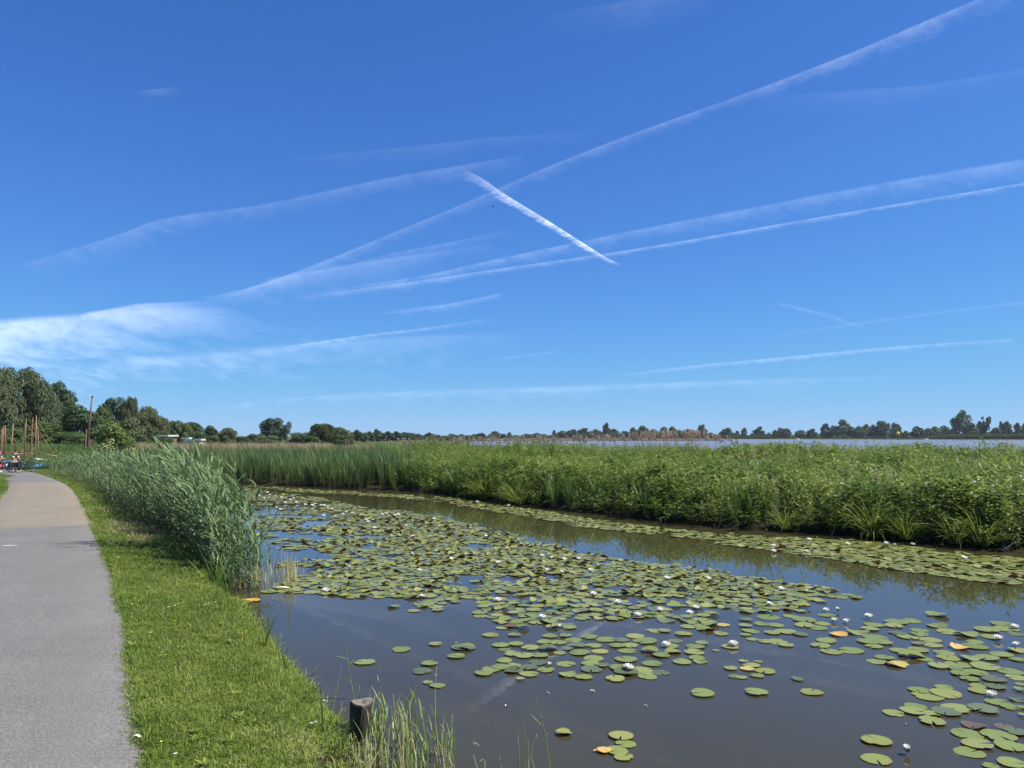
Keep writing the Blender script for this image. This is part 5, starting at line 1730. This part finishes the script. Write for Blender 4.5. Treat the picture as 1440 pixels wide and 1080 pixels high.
M['pale_leaf'] = plain('pale_leaf', (.62, .58, .46), .7, .2, .2, 40)
M['amber_leaf'] = plain('amber_leaf', (.58, .32, .06), .6, .3, .25, 12)
X, Y = P(193, 1038, .42); curled_leaf('fallen_leaf', .060, .016, M['pale_leaf'], (X, Y, .425), .3, 'pale dry leaf lying on the asphalt at the edge of the path')
X, Y = P(347, 846, 0); curled_leaf('fallen_leaf', .30, .035, M['amber_leaf'], (X, Y, .012), .2, 'long amber reed leaf floating by the reed tip')
X, Y = P(398, 829, 0); curled_leaf('fallen_leaf', .26, .04, M['pale_leaf'], (X, Y, .03), .1, 'pale tan leaf lying on the pads by the reed tip')
M['paint'] = plain('old_road_paint', (.62, .61, .58), .8, .2, .2, 30)
X, Y = P(14, 768, .42)
tag(link('paint_mark', mesh_np('paint_mark', [(-.16, -.03, 0), (-.02, -.05, 0), (.14, -.02, 0), (.17, .02, 0), (.02, .04, 0), (-.13, .03, 0)], [(0, 1, 5), (1, 4, 5), (1, 2, 4), (2, 3, 4)]), M['paint'], loc=(X, Y, .436)), 'small worn white mark on the grey asphalt', 'paint mark')

for x, y, L, W, rz, mt, lb in ((833, 973, .09, .012, .4, 'pale_leaf', 'small pale scrap of leaf floating below the lily field'), (712, 994, .06, .014, 1.0, 'pale_leaf', 'tiny whitish scrap floating where the contrail is mirrored'), (771, 976, .05, .006, .2, 'pale_leaf', 'thin pale fleck floating at the corner of the lily field'),
                              (908, 994, .06, .006, .1, 'pale_leaf', 'thin pale fleck floating alone on the brown water'), (642, 905, .05, .008, .6, 'pale_leaf', 'small fleck floating between two lone lily pads'), (1275, 1020, .07, .008, .9, 'amber_leaf', 'brown scrap of leaf floating near the lone closed bud'), (838, 1058, .07, .02, .3, 'amber_leaf', 'reddish scrap of leaf next to the small drifting group')):
    X, Y = P(x, y, 0); curled_leaf('floating_scrap', L * .7, W * .7, M[mt], (X, Y, .002), rz, lb, 'leaf')

# sedge tufts and iris clumps that stand out on the far bank
SED = [blade_tuft(130, 1.15, 60, .0085, 38, r1, 5) for _ in range(3)]
IRB = [blade_tuft(34, 1.25, 24, .016, 14, r1, 4) for _ in range(3)]


def bank_depth(x):
    bp_ = np.array([(q_[0] / q_[1] * FPX + 720, q_[1]) for q_ in BANK[:13]])
    return float(np.interp(x, bp_[:, 0], bp_[:, 1]))


for i, (x, yt, s_, kd, lb) in enumerate(((1222, 690, 1.15, 's', 'big arching sedge tuft, pale blades drooping over the bank'), (1372, 706, 1.0, 's', 'bright yellow green sedge tuft close to the bare twigs'), (1268, 712, .8, 's', 'upright sedge tuft between the big arching one and the yellow one'),
                                       (684, 652, 1.3, 's', 'yellowish sedge tuft where the reeds give way to herbs'), (732, 664, 1.1, 's', 'olive sedge tuft in front of the leafy herbs'), (1335, 715, .8, 's', 'small sedge tuft left of the yellow one'),
                                       (778, 668, 1.25, 'i', 'iris clump of slanting dark blades at the bend of the far bank'), (800, 672, 1.2, 'i', 'iris clump beside the slanting one on the far bank'), (908, 668, 1.25, 'i', 'tall lone iris clump half way along the far bank'),
                                       (645, 655, 1.3, 'i', 'iris clump at the end of the dark reeds'), (1100, 715, .8, 's', 'dark green sedge tuft under the broad leaved herbs'))):
    d_ = bank_depth(x) - (.10 if kd == 's' else .05); s_ *= 1.25 if kd == 's' else 1.0
    X, Y = at(x, d_)
    V, F, rr_, hh_ = (SED if kd == 's' else IRB)[i % 3]
    o = link('sedge_tuft' if kd == 's' else 'iris_clump', mesh_np('tuft', V * s_, F, {'rnd': rr_, 'hgt': hh_}), M['sedge'] if kd == 's' else M['iris'], loc=(X, Y, .10))
    o.rotation_euler = (R(8), 0, 1.3 * i)
    tag(o, lb, 'sedge' if kd == 's' else 'iris', 'sedge and iris clumps on the far bank')

# white bindweed flowers
BW = MB(); BW.lathe([(.006, 0), (.010, .03), (.030, .052), (.036, .055)], 10, r=.8)
BW = BW.mesh('corolla', True)
for i, (x, y, lb) in enumerate(((1411, 683, 'largest'), (1430, 674, 'upper'), (1426, 669, 'topmost'), (1362, 677, 'single'), (1387, 682, 'middle'), (1367, 697, 'lower'), (1347, 701, 'lowest'), (1294, 679, 'outlying'))):
    d_ = bank_depth(x) + .75; X, Y = at(x, d_); zt = zat(y, d_)
    e = thing('bindweed_flower', (X, Y, .2), f'{lb} white bindweed trumpet among the herbs at the end of the bank', 'flower', 'white bindweed flowers')
    o = link('corolla', BW, M['petal'], e, (0, -.12, zt - .2)); o.rotation_euler = (R(60), R(rs.normal(0, 20)), 0); o.scale = (rs.uniform(.6, 1.0),) * 3
    b = MB(); b.tube([(0, 0, -.1), (.02, .02, (zt - .2) * .6), (0, -.12, zt - .2)], [.004, .003, .003], 4, .5); b.build('stem', M['green_stalk'], e)

# dead twigs at the far waterline
M['twig'] = plain('bleached_twig', (.30, .26, .20), .9, .1, .3, 10)
for x0, y0, x1, y1, x2, y2, lb in ((1402, 772, 1416, 764, 1428, 758, 'forked bleached twig at the end of the far bank'), (1404, 766, 1401, 748, 1400, 742, 'upright thin bleached twig beside the forked one'), (1284, 749, 1293, 755, 1303, 758, 'pale twig dipping into the water under the yellow sedge'),
                                   (954, 722, 958, 712, 960, 706, 'short upright twig under the iris blades'), (965, 726, 980, 722, 1000, 718, 'long twig lying along the waterline'), (1011, 728, 1013, 718, 1009, 712, 'broken bare twig standing at the waterline'),
                                   (584, 690, 594, 686, 602, 682, 'grey twig fallen at the foot of the reeds'), (1165, 757, 1168, 748, 1175, 744, 'bent brown twig under the big arching sedge'), (1432, 775, 1436, 765, 1440, 757, 'drooping twig at the very edge of the picture')):
    d_ = bank_depth(x0) - .10; b = MB(); C = []
    for x, y in ((x0, y0), (x1, y1), (x2, y2)):
        X, Y = at(x, d_); C.append((X, Y, zat(y, d_)))
    C = np.array(C); C[:, 2] -= min(0, C[0, 2]) + .0; o_ = C[0].copy(); o_[2] = 0
    C = C - o_
    b.tube(np.vstack([C[0] - (0, 0, .1), C]), [.014, .013, .010, .005], 5, .5)
    b.tube([C[1], C[1] + (C[2] - C[1]) * .5 + (.08, -.05, .10)], [.008, .003], 4, .5)
    tag(b.build('dead_twig', M['twig'], loc=tuple(o_)), lb, 'twig', 'dead twigs along the far bank')

# ------------------------------------------------------------------ boats, kayaks, bicycles, people beside the path
M['mast'] = plain('varnished_mast', (.26, .105, .055), .4, .4, .25, 4)
M['mast_pale'] = plain('pale_mast', (.30, .21, .11), .5, .3, .25, 4)
M['mast_dark'] = plain('dark_red_mast', (.13, .055, .045), .5, .3, .25, 4)
M['rope'] = plain('rigging', (.26, .20, .13), .8, .1)
M['hull'] = plain('oiled_hull', (.20, .10, .045), .45, .4, .3, 3)
M['hull_white'] = plain('white_hull', (.72, .73, .72), .35, .4, .08, 3)


def hull_mesh(L, B, D, closed=False):
    b = MB(); n = 13; prof = []
    V = []
    for i in range(n):
        t_ = i / (n - 1); x = (t_ - .5) * L
        w_ = B / 2 * max(.02, math.sin(math.pi * (t_ * .9 + .05))) ** .65
        sh = D * (1 + .35 * abs(2 * t_ - 1) ** 2)
        kz = D * .30 * abs(2 * t_ - 1) ** 3
        V += [(x, -w_, sh), (x, -w_ * .8, kz + D * .3), (x, 0, kz), (x, w_ * .8, kz + D * .3), (x, w_, sh), (x, w_ * .86, sh - .02), (x, 0, sh + D * .12 if closed else kz + D * .25), (x, -w_ * .86, sh - .02)]
    F = []
    for i in range(n - 1):
        for j in range(8):
            a0, a1 = i * 8 + j, i * 8 + (j + 1) % 8; F += [(a0, a0 + 8, a1 + 8), (a0, a1 + 8, a1)]
    for e_ in (0, (n - 1) * 8):
        for j in range(1, 7): F.append((e_, e_ + j, e_ + j + 1) if e_ else (e_, e_ + j + 1, e_ + j))
    b.add(V, F, .5)
    return b


def sailboat(px, d, ybase, ytop, lean, label, mat, hullmat='hull', stays=True, L=4.6, rz=.4, xtop=None):
    X, Y = at(px, d); zb = .0
    e = thing('sailing_boat', (X, Y, .12), label, 'sailing boat', 'open sailing boats with masts')
    e.rotation_euler.z = rz
    hull_mesh(L, 1.7, .55).build('hull', M[hullmat], e)
    zt = zat(ytop, d) - .12
    b = MB(); dx = ((xtop if xtop is not None else px) - px) / FPX * d
    tip = Vector((dx * math.cos(rz), -dx * math.sin(rz), zt))
    b.tube([(0, 0, .1), tuple(tip * .5), tuple(tip)], [.055, .05, .028], 8, .5); b.build('mast', M[mat], e, True)
    b = MB(); b.tube([(.1, 0, .9), (-L * .42, .1, 1.15)], [.045, .035], 6, .5); b.build('boom', M[mat], e, True)
    if stays:
        b = MB(); tp = tip * .92
        for q_ in ((L * .48, 0, .6), (-.15, .8, .5), (-.15, -.8, .5)): b.tube([tuple(tp), q_], [.013, .013], 4, .5)
        b.build('stays', M['rope'], e)
    b = MB(); b.box((.4, 0, .42), (.25, 1.3, .05)); b.box((-.9, 0, .42), (.3, 1.35, .05)); b.build('thwart', M['hull'], e)
    return e


sailboat(37, 74, 650, 590, 0, 'sailing boat with a straight pinkish mast standing clear of the rigged cluster', 'mast', xtop=37.3)
sailboat(45, 78, 650, 587, 0, 'sailing boat with the reddish mast of the rigged cluster', 'mast', xtop=47, rz=.9)
sailboat(52.5, 76, 650, 584, 0, 'sailing boat with the yellowish mast tallest in the rigged cluster', 'mast_pale', xtop=51.5, rz=.2)
sailboat(58, 84, 650, 600, 0, 'sailing boat with a pale slanting mast at the end of the rigged cluster', 'mast_pale', xtop=54, rz=-.3)
sailboat(18.5, 80, 650, 595, 0, 'sailing boat with a thin ochre mast between the two groups of masts', 'mast_pale', xtop=19.5, rz=.6)
sailboat(3.5, 72, 650, 601, 0, 'sailing boat with a short pink mast at the picture edge', 'mast', xtop=4.5, rz=.3)
sailboat(6, 80, 650, 598, 0, 'sailing boat with a red mast crossing the pink ones', 'mast', xtop=6.5, rz=.7)
sailboat(10, 76, 650, 598, 0, 'sailing boat with the thickest pink mast beside the picture edge', 'mast', xtop=8.6, rz=.1)
sailboat(82, 68, 650, 641, 0, 'low white boat with a stub mast lying in the tall grass', 'mast_pale', 'hull_white', False, 3.6, .2)

# the tall leaning mast behind the cream tipped bush, with its stump of a second spar
X, Y = at(124, 92)
e = thing('tall_mast', (X, Y, .15), 'tall dark red wooden mast leaning slightly above the reeds', 'mast')
b = MB(); zt = zat(558, 92) - .15; b.tube([(0, 0, -.3), (.18, 0, zt * .5), (.42, 0, zt)], [.15, .12, .075], 9, .5); b.build('spar', M['mast_dark'], e, True)
b = MB(); b.box((.04, 0, 1.2), (.55, .5, 2.0)); b.build('tabernacle', M['mast_dark'], e)
b = MB(); b.tube([(.42, 0, zt * .985), (.47, 0, zt + .12)], [.10, .09], 9, .5); b.build('cap', M['mast_dark'], e)
X, Y = at(121.5, 90)
tag((lambda b_: (b_.tube([(0, 0, -.2), (.1, 0, zat(604, 90) - .1)], [.07, .05], 6, .5), b_.build('grey_spar', M['rope'], loc=(X, Y, .1)))[1])(MB()), 'short pale grey spar beside the foot of the tall leaning mast', 'spar')

M['kayak_pink'] = plain('pink_kayak', (.62, .05, .16), .35, .5, .1)
M['kayak_orange'] = plain('orange_kayak', (.75, .30, .02), .35, .5, .1)
M['kayak_blue'] = plain('blue_kayak', (.05, .24, .50), .35, .5, .1)
M['kayak_yellow'] = plain('yellow_kayak', (.75, .52, .03), .35, .5, .1)
M['kayak_violet'] = plain('violet_kayak', (.20, .20, .50), .35, .5, .1)
M['black'] = plain('black_fabric', (.018, .018, .022), .7, .3, .3)
for x, yb, d, mt, rz, lb, zb in ((14, 659, 62, 'kayak_pink', .15, 'pink kayak lying on the grass behind the standing person', .12), (2, 656, 63, 'kayak_orange', .2, 'orange kayak lying beside the pink one', .12), (44, 659, 61, 'kayak_blue', .5, 'light blue kayak lying in the grass past the bicycles', .15),
                              (6, 648, 65, 'kayak_violet', .1, 'violet kayak behind the pink and orange ones', .35), (48, 655, 63.5, 'kayak_yellow', .3, 'small yellow kayak behind the light blue one', .2)):
    X, Y = at(x, d)
    e = thing('kayak', (X, Y, zb), lb, 'kayak', 'coloured kayaks beside the path', rz)
    hull_mesh(3.0, .72, .34, True).build('hull', M[mt], e, True)
    b = MB(); b.lathe([(.26, .40), (.24, .46), (.17, .42)], 14); o = b.build('cockpit_rim', M['black'], e); o.scale = (1.5, .8, 1)

M['tyre'] = plain('tyre', (.02, .02, .02), .8, .2)
M['frame'] = plain('black_frame', (.02, .02, .024), .35, .5)
M['rim'] = plain('rim', (.5, .5, .5), .3, .5, .1, 5, .9)


def torus(b, c, R0, r0, k=28, kk=7):
    V = []; F = []
    for i in range(k):
        a = 6.2832 * i / k
        for j in range(kk):
            q_ = 6.2832 * j / kk
            V.append((c[0] + (R0 + r0 * math.cos(q_)) * math.cos(a), c[1] + r0 * math.sin(q_), c[2] + (R0 + r0 * math.cos(q_)) * math.sin(a)))
    for i in range(k):
        for j in range(kk):
            a0, a1 = i * kk + j, i * kk + (j + 1) % kk; b0, b1 = ((i + 1) % k) * kk + j, ((i + 1) % k) * kk + (j + 1) % kk
            F += [(a0, b0, b1), (a0, b1, a1)]
    b.add(V, F, .5)


def bicycle(px, py, z, rz, label, bag='black'):
    X, Y = P(px, py, z)
    e = thing('bicycle', (X, Y, z), label, 'bicycle', 'bicycles parked beside the path', rz)
    for s_ in (-.53, .53):
        b = MB(); torus(b, (s_, 0, .35), .33, .022); w_ = b.build('wheel', M['tyre'], e, True)
        b = MB(); torus(b, (s_, 0, .35), .305, .010, 24, 5); b.build('rim', M['rim'], w_, True)
        b = MB()
        for j in range(10):
            a = j * .628; b.tube([(s_, 0, .35), (s_ + .3 * math.cos(a), 0, .35 + .3 * math.sin(a))], [.003, .003], 3, .5, False)
        b.build('spokes', M['rim'], w_)
    b = MB()
    for p0, p1, r_ in (((-.05, 0, .3), (.36, 0, .86), .018), ((-.05, 0, .3), (-.2, 0, .84), .017), ((-.17, 0, .74), (.37, 0, .84), .016), ((-.05, 0, .3), (-.53, 0, .35), .012), ((-.19, 0, .74), (-.53, 0, .35), .011), ((.36, 0, .9), (.53, 0, .35), .015)): b.tube([p0, p1], [r_, r_], 7, .5)
    b.build('frame', M['frame'], e, True)
    b = MB(); b.tube([(.36, 0, .86), (.33, 0, 1.02)], [.014, .014], 7, .5); b.tube([(.20, -.30, 1.0), (.32, -.2, 1.06), (.34, 0, 1.04), (.32, .2, 1.06), (.20, .30, 1.0)], [.014] * 5, 6, .5); b.build('handlebar', M['frame'], e, True)
    b = MB(); b.ball((-.22, 0, .92), (.15, .075, .04), 10); b.tube([(-.2, 0, .82), (-.21, 0, .9)], [.013, .013], 6, .5); b.build('saddle', M['black'], e, True)
    for s_ in (-.12, .12):
        b = MB(); b.box((-.58, s_, .55), (.36, .13, .34), taper=.9); b.build('pannier', M[bag], e)
    b = MB(); b.tube([(-.05, -.09, .2), (-.05, -.07, .3), (-.05, .07, .3), (-.05, .09, .42)], [.012] * 4, 5, .5); b.build('crank', M['frame'], e)
    return e


bicycle(28.5, 664, .17, .9, 'black bicycle with dark panniers parked nearest the standing person')
bicycle(35, 664, .17, 1.3, 'black bicycle leaning in front of the light blue kayak', 'black')
bicycle(-1, 662, .17, .4, 'bicycle with a white pannier cut off by the picture edge', 'hull_white')


def body(joints, edges, radii, name, mat, parent, sub=2, root=0):
    me = bpy.data.meshes.new(name)
    me.from_pydata(joints, edges, [])
    o = link(name, me, mat, parent)
    md = o.modifiers.new('skin', 'SKIN'); md.use_smooth_shade = True
    lay = me.skin_vertices[0].data if me.skin_vertices else None
    if lay is None:
        import bmesh
        bm = bmesh.new(); bm.from_mesh(me); bm.verts.layers.skin.verify(); bm.to_mesh(me); bm.free()
        lay = me.skin_vertices[0].data
    for i, r_ in enumerate(radii): lay[i].radius = (r_, r_) if not isinstance(r_, tuple) else r_
    lay[root].use_root = True
    sb = o.modifiers.new('subsurf', 'SUBSURF'); sb.levels = sb.render_levels = sub
    return o


M['skin'] = plain('skin', (.52, .30, .21), .55, .35, .1)
M['hair'] = plain('dark_hair', (.02, .015, .012), .6, .3)
M['shirt'] = plain('dark_shirt', (.045, .045, .055), .85, .1)
M['shorts'] = plain('pale_shorts', (.60, .55, .52), .85, .1)
M['white_cloth'] = plain('white_cloth', (.75, .75, .75), .85, .1)


def person(px, py, z, rz, label, scale=1.0, shorts='shorts'):
    X, Y = P(px, py, z)
    e = thing('person', (X, Y, z), label, 'person', None, rz)
    e.scale = (scale,) * 3
    J = [(0, 0, .92), (0, .01, 1.12), (0, .03, 1.34), (0, .03, 1.45), (0, .04, 1.56), (0, .06, 1.66)]          # pelvis .. head
    Rr_ = [(.13, .10), (.125, .09), (.14, .10), (.055, .055), (.075, .085), (.07, .08)]
    Ed = [(0, 1), (1, 2), (2, 3), (3, 4), (4, 5)]
    for s_ in (-1, 1):
        b0 = len(J)
        J += [(s_ * .17, .03, 1.37), (s_ * .22, .06, 1.13), (s_ * .17, .25, 1.03), (s_ * .16, .32, 1.02)]; Rr_ += [.055, .043, .034, (.035, .022)]
        Ed += [(2, b0), (b0, b0 + 1), (b0 + 1, b0 + 2), (b0 + 2, b0 + 3)]
        for f in range(4):
            J += [(s_ * (.15 + .018 * (f - 1)), .40 - .01 * abs(f - 1), 1.0)]; Rr_ += [.009]; Ed += [(b0 + 3, len(J) - 1)]
        J += [(s_ * .12, .35, 1.0)]; Rr_ += [.010]; Ed += [(b0 + 3, len(J) - 1)]
        b1 = len(J)
        J += [(s_ * .10, 0, .84), (s_ * .12, .03, .48), (s_ * .13, -.02, .09), (s_ * .135, .10, .035)]; Rr_ += [.085, .058, .038, (.042, .03)]
        Ed += [(0, b1), (b1, b1 + 1), (b1 + 1, b1 + 2), (b1 + 2, b1 + 3)]
    body(J, Ed, Rr_, 'body', M['skin'], e)
    T = [(0, 0, .90), (0, .01, 1.12), (0, .03, 1.36), (-.17, .03, 1.37), (-.205, .05, 1.22), (.17, .03, 1.37), (.205, .05, 1.22)]
    body(T, [(0, 1), (1, 2), (2, 3), (3, 4), (2, 5), (5, 6)], [(.16, .12), (.15, .115), (.16, .12), .075, .065, .075, .065], 'shirt', M['shirt'], e)
    T = [(0, 0, .95), (-.10, .01, .82), (-.12, .025, .55), (.10, .01, .82), (.12, .025, .55)]
    body(T, [(0, 1), (1, 2), (0, 3), (3, 4)], [(.165, .13), .115, .095, .115, .095], 'shorts', M[shorts], e)
    b = MB(); b.ball((0, .025, 1.67), (.095, .105, .105), 12); b.build('hair', M['hair'], e, True)
    for s_ in (-1, 1):
        b = MB(); b.ball((s_ * .135, .10, .035), (.05, .13, .045), 10); b.build('shoe', M['white_cloth'], e, True)
        b = MB(); b.tube([(s_ * .205, .05, 1.24), (s_ * .222, .065, 1.12)], [.068, .062], 10, .5); b.build('sleeve', M['white_cloth'], e, True)
    for s_ in (-.03, .03):
        b = MB(); b.ball((s_, .135, 1.625), (.011, .008, .009), 6); b.build('eye', M['black'], e, True)
    b = MB(); b.ball((0, .145, 1.595), (.013, .02, .022), 6); b.build('nose', M['skin'], e, True)
    return e


person(20.5, 663.5, .17, -1.9, 'person in a dark top with white sleeves and pale shorts standing by the bicycles', .93)
person(-2.5, 664, .17, -1.4, 'person in black standing half out of the picture', .95, 'black')

# ------------------------------------------------------------------ houses, buoy, bird
M['wall_brown'] = plain('brown_wall', (.20, .15, .11), .85, .2, .2, 2)
M['white_paint'] = plain('white_paint', (.60, .60, .58), .5, .3, .06, 2)
M['roof'] = plain('grey_roof', (.30, .29, .28), .8, .2, .2, 2)
m, t, b, out = newmat('window_glass'); b.inputs['Base Color'].default_value = (.03, .04, .05, 1); b.inputs['Roughness'].default_value = .06; M['glass'] = m


def bungalow(px, d, w_, dep, ytop, label, nwin, wall, rz=.0):
    X, Y = at(px, d); hh = zat(ytop, d) - .2
    e = thing('bungalow', (X, Y, .2), label, 'house', None, rz)
    b = MB(); b.box((0, 0, (hh - .35) / 2), (w_, dep, hh - .35)); b.build('wall', M[wall], e)
    b = MB(); b.box((0, 0, hh - .12), (w_ + .5, dep + .5, .24)); b.build('fascia', M['white_paint'], e)
    b = MB(); b.box((0, 0, hh + .04), (w_ + .5, dep + .5, .06)); (b.box((w_ * .2, 0, hh + .3), (.4, .4, .5)) if w_ > 4 else None); b.build('roof', M['roof'], e)
    for i in range(nwin):
        x = (i + .5) / nwin * w_ - w_ / 2
        b = MB(); b.box((x, -dep / 2 - .02, hh * .48), (w_ / nwin * .72, .09, hh * .42)); f = b.build('window', M['white_paint'], e)
        b = MB(); b.box((x, -dep / 2 - .06, hh * .48), (w_ / nwin * .72 - .16, .03, hh * .42 - .16)); b.build('pane', M['glass'], f)
    b = MB(); b.box((-w_ / 2 + .5, -dep / 2 - .03, hh * .36), (.8, .07, hh * .68)); b.build('door', M['white_paint'], e)
    return e


bungalow(216, 136, 6.6, 5, 612, 'low brown bungalow with a bright white roof edge beyond the reeds', 3, 'wall_brown', .1)
bungalow(276, 136, 2.2, 2.0, 617.5, 'small white caravan with windows beyond the dry reeds', 3, 'white_paint', .05)
bungalow(264.5, 137, .9, 1.6, 615.5, 'narrow white shed next to the caravan', 1, 'white_paint', .05)

X, Y = at(1261.5, 560)
e = thing('buoy', (X, Y, -.2), 'yellow channel buoy on the lake in front of the far trees', 'buoy')
b = MB(); b.lathe([(0, -.3), (.9, -.2), (1.0, .4), (.7, .7), (0, .75)], 16); b.build('float', M['black'], e, True)
b = MB(); b.tube([(0, 0, .9), (0, 0, 4.2)], [.16, .12], 10, .5); b.build('pole', M['black'], e, True)
b = MB(); b.ball((0, 0, 4.9), (1.35, 1.35, 1.2), 12); b.build('topmark', M['kayak_yellow'], e, True)
for x, y, lb in ((1301, 614.5, 'white motor boat moored under the far trees past the buoy'), (1120, 613.5, 'small white boat on the far shore under low trees')):
    d_ = 575; X, Y = at(x, d_)
    e = thing('motor_boat', (X, Y, -.1), lb, 'boat', 'white boats on the far shore', .1); e.scale = (.8,) * 3
    o = hull_mesh(4.2, 1.8, .7, True).build('hull', M['hull_white'], e, True)
    b = MB(); b.box((.2, 0, 1.05), (1.5, 1.2, .6), taper=.85); b.build('cabin', M['hull_white'], e)
    b = MB(); b.box((.2, -.57, 1.1), (1.1, .1, .25)); b.build('window', M['glass'], e)

# a bird high over the ditch
dr = ray(693.5, 290.5); tt = 95 / dr[1]
b = MB()
b.tube([(-.16, 0, 0), (-.05, 0, .01), (.08, 0, .01), (.17, 0, 0)], [.01, .045, .04, .012], 7, .5)
for s_ in (-1, 1):
    b.add([(.07, 0, .02), (-.05, 0, .02), (-.10, s_ * .22, .05), (.03, s_ * .20, .06), (-.09, s_ * .42, .01)], [(0, 1, 2), (0, 2, 3), (3, 2, 4)] if s_ > 0 else [(0, 2, 1), (0, 3, 2), (3, 4, 2)], .5)
o = b.build('bird', M['black'], loc=(dr[0] * tt, dr[1] * tt, CAM_H + dr[2] * tt)); o.rotation_euler = (0, 0, .5)
tag(o, 'tiny dark bird flying high beneath the bright contrail', 'bird')

# ------------------------------------------------------------------ the air: a thin even summer haze
b = MB(); b.box((0, 500, 17.0), (3200, 3000, 36.5))
m = bpy.data.materials.new('haze'); m.use_nodes = True
t = m.node_tree; t.nodes.clear()
pv = t.nodes.new('ShaderNodeVolumePrincipled'); pv.inputs['Color'].default_value = (.80, .89, 1.0, 1); pv.inputs['Density'].default_value = HAZE
out = t.nodes.new('ShaderNodeOutputMaterial'); t.links.new(pv.outputs[0], out.inputs['Volume'])
tag(b.build('haze', m), 'thin pale summer haze over the whole landscape', 'haze', kind='stuff')
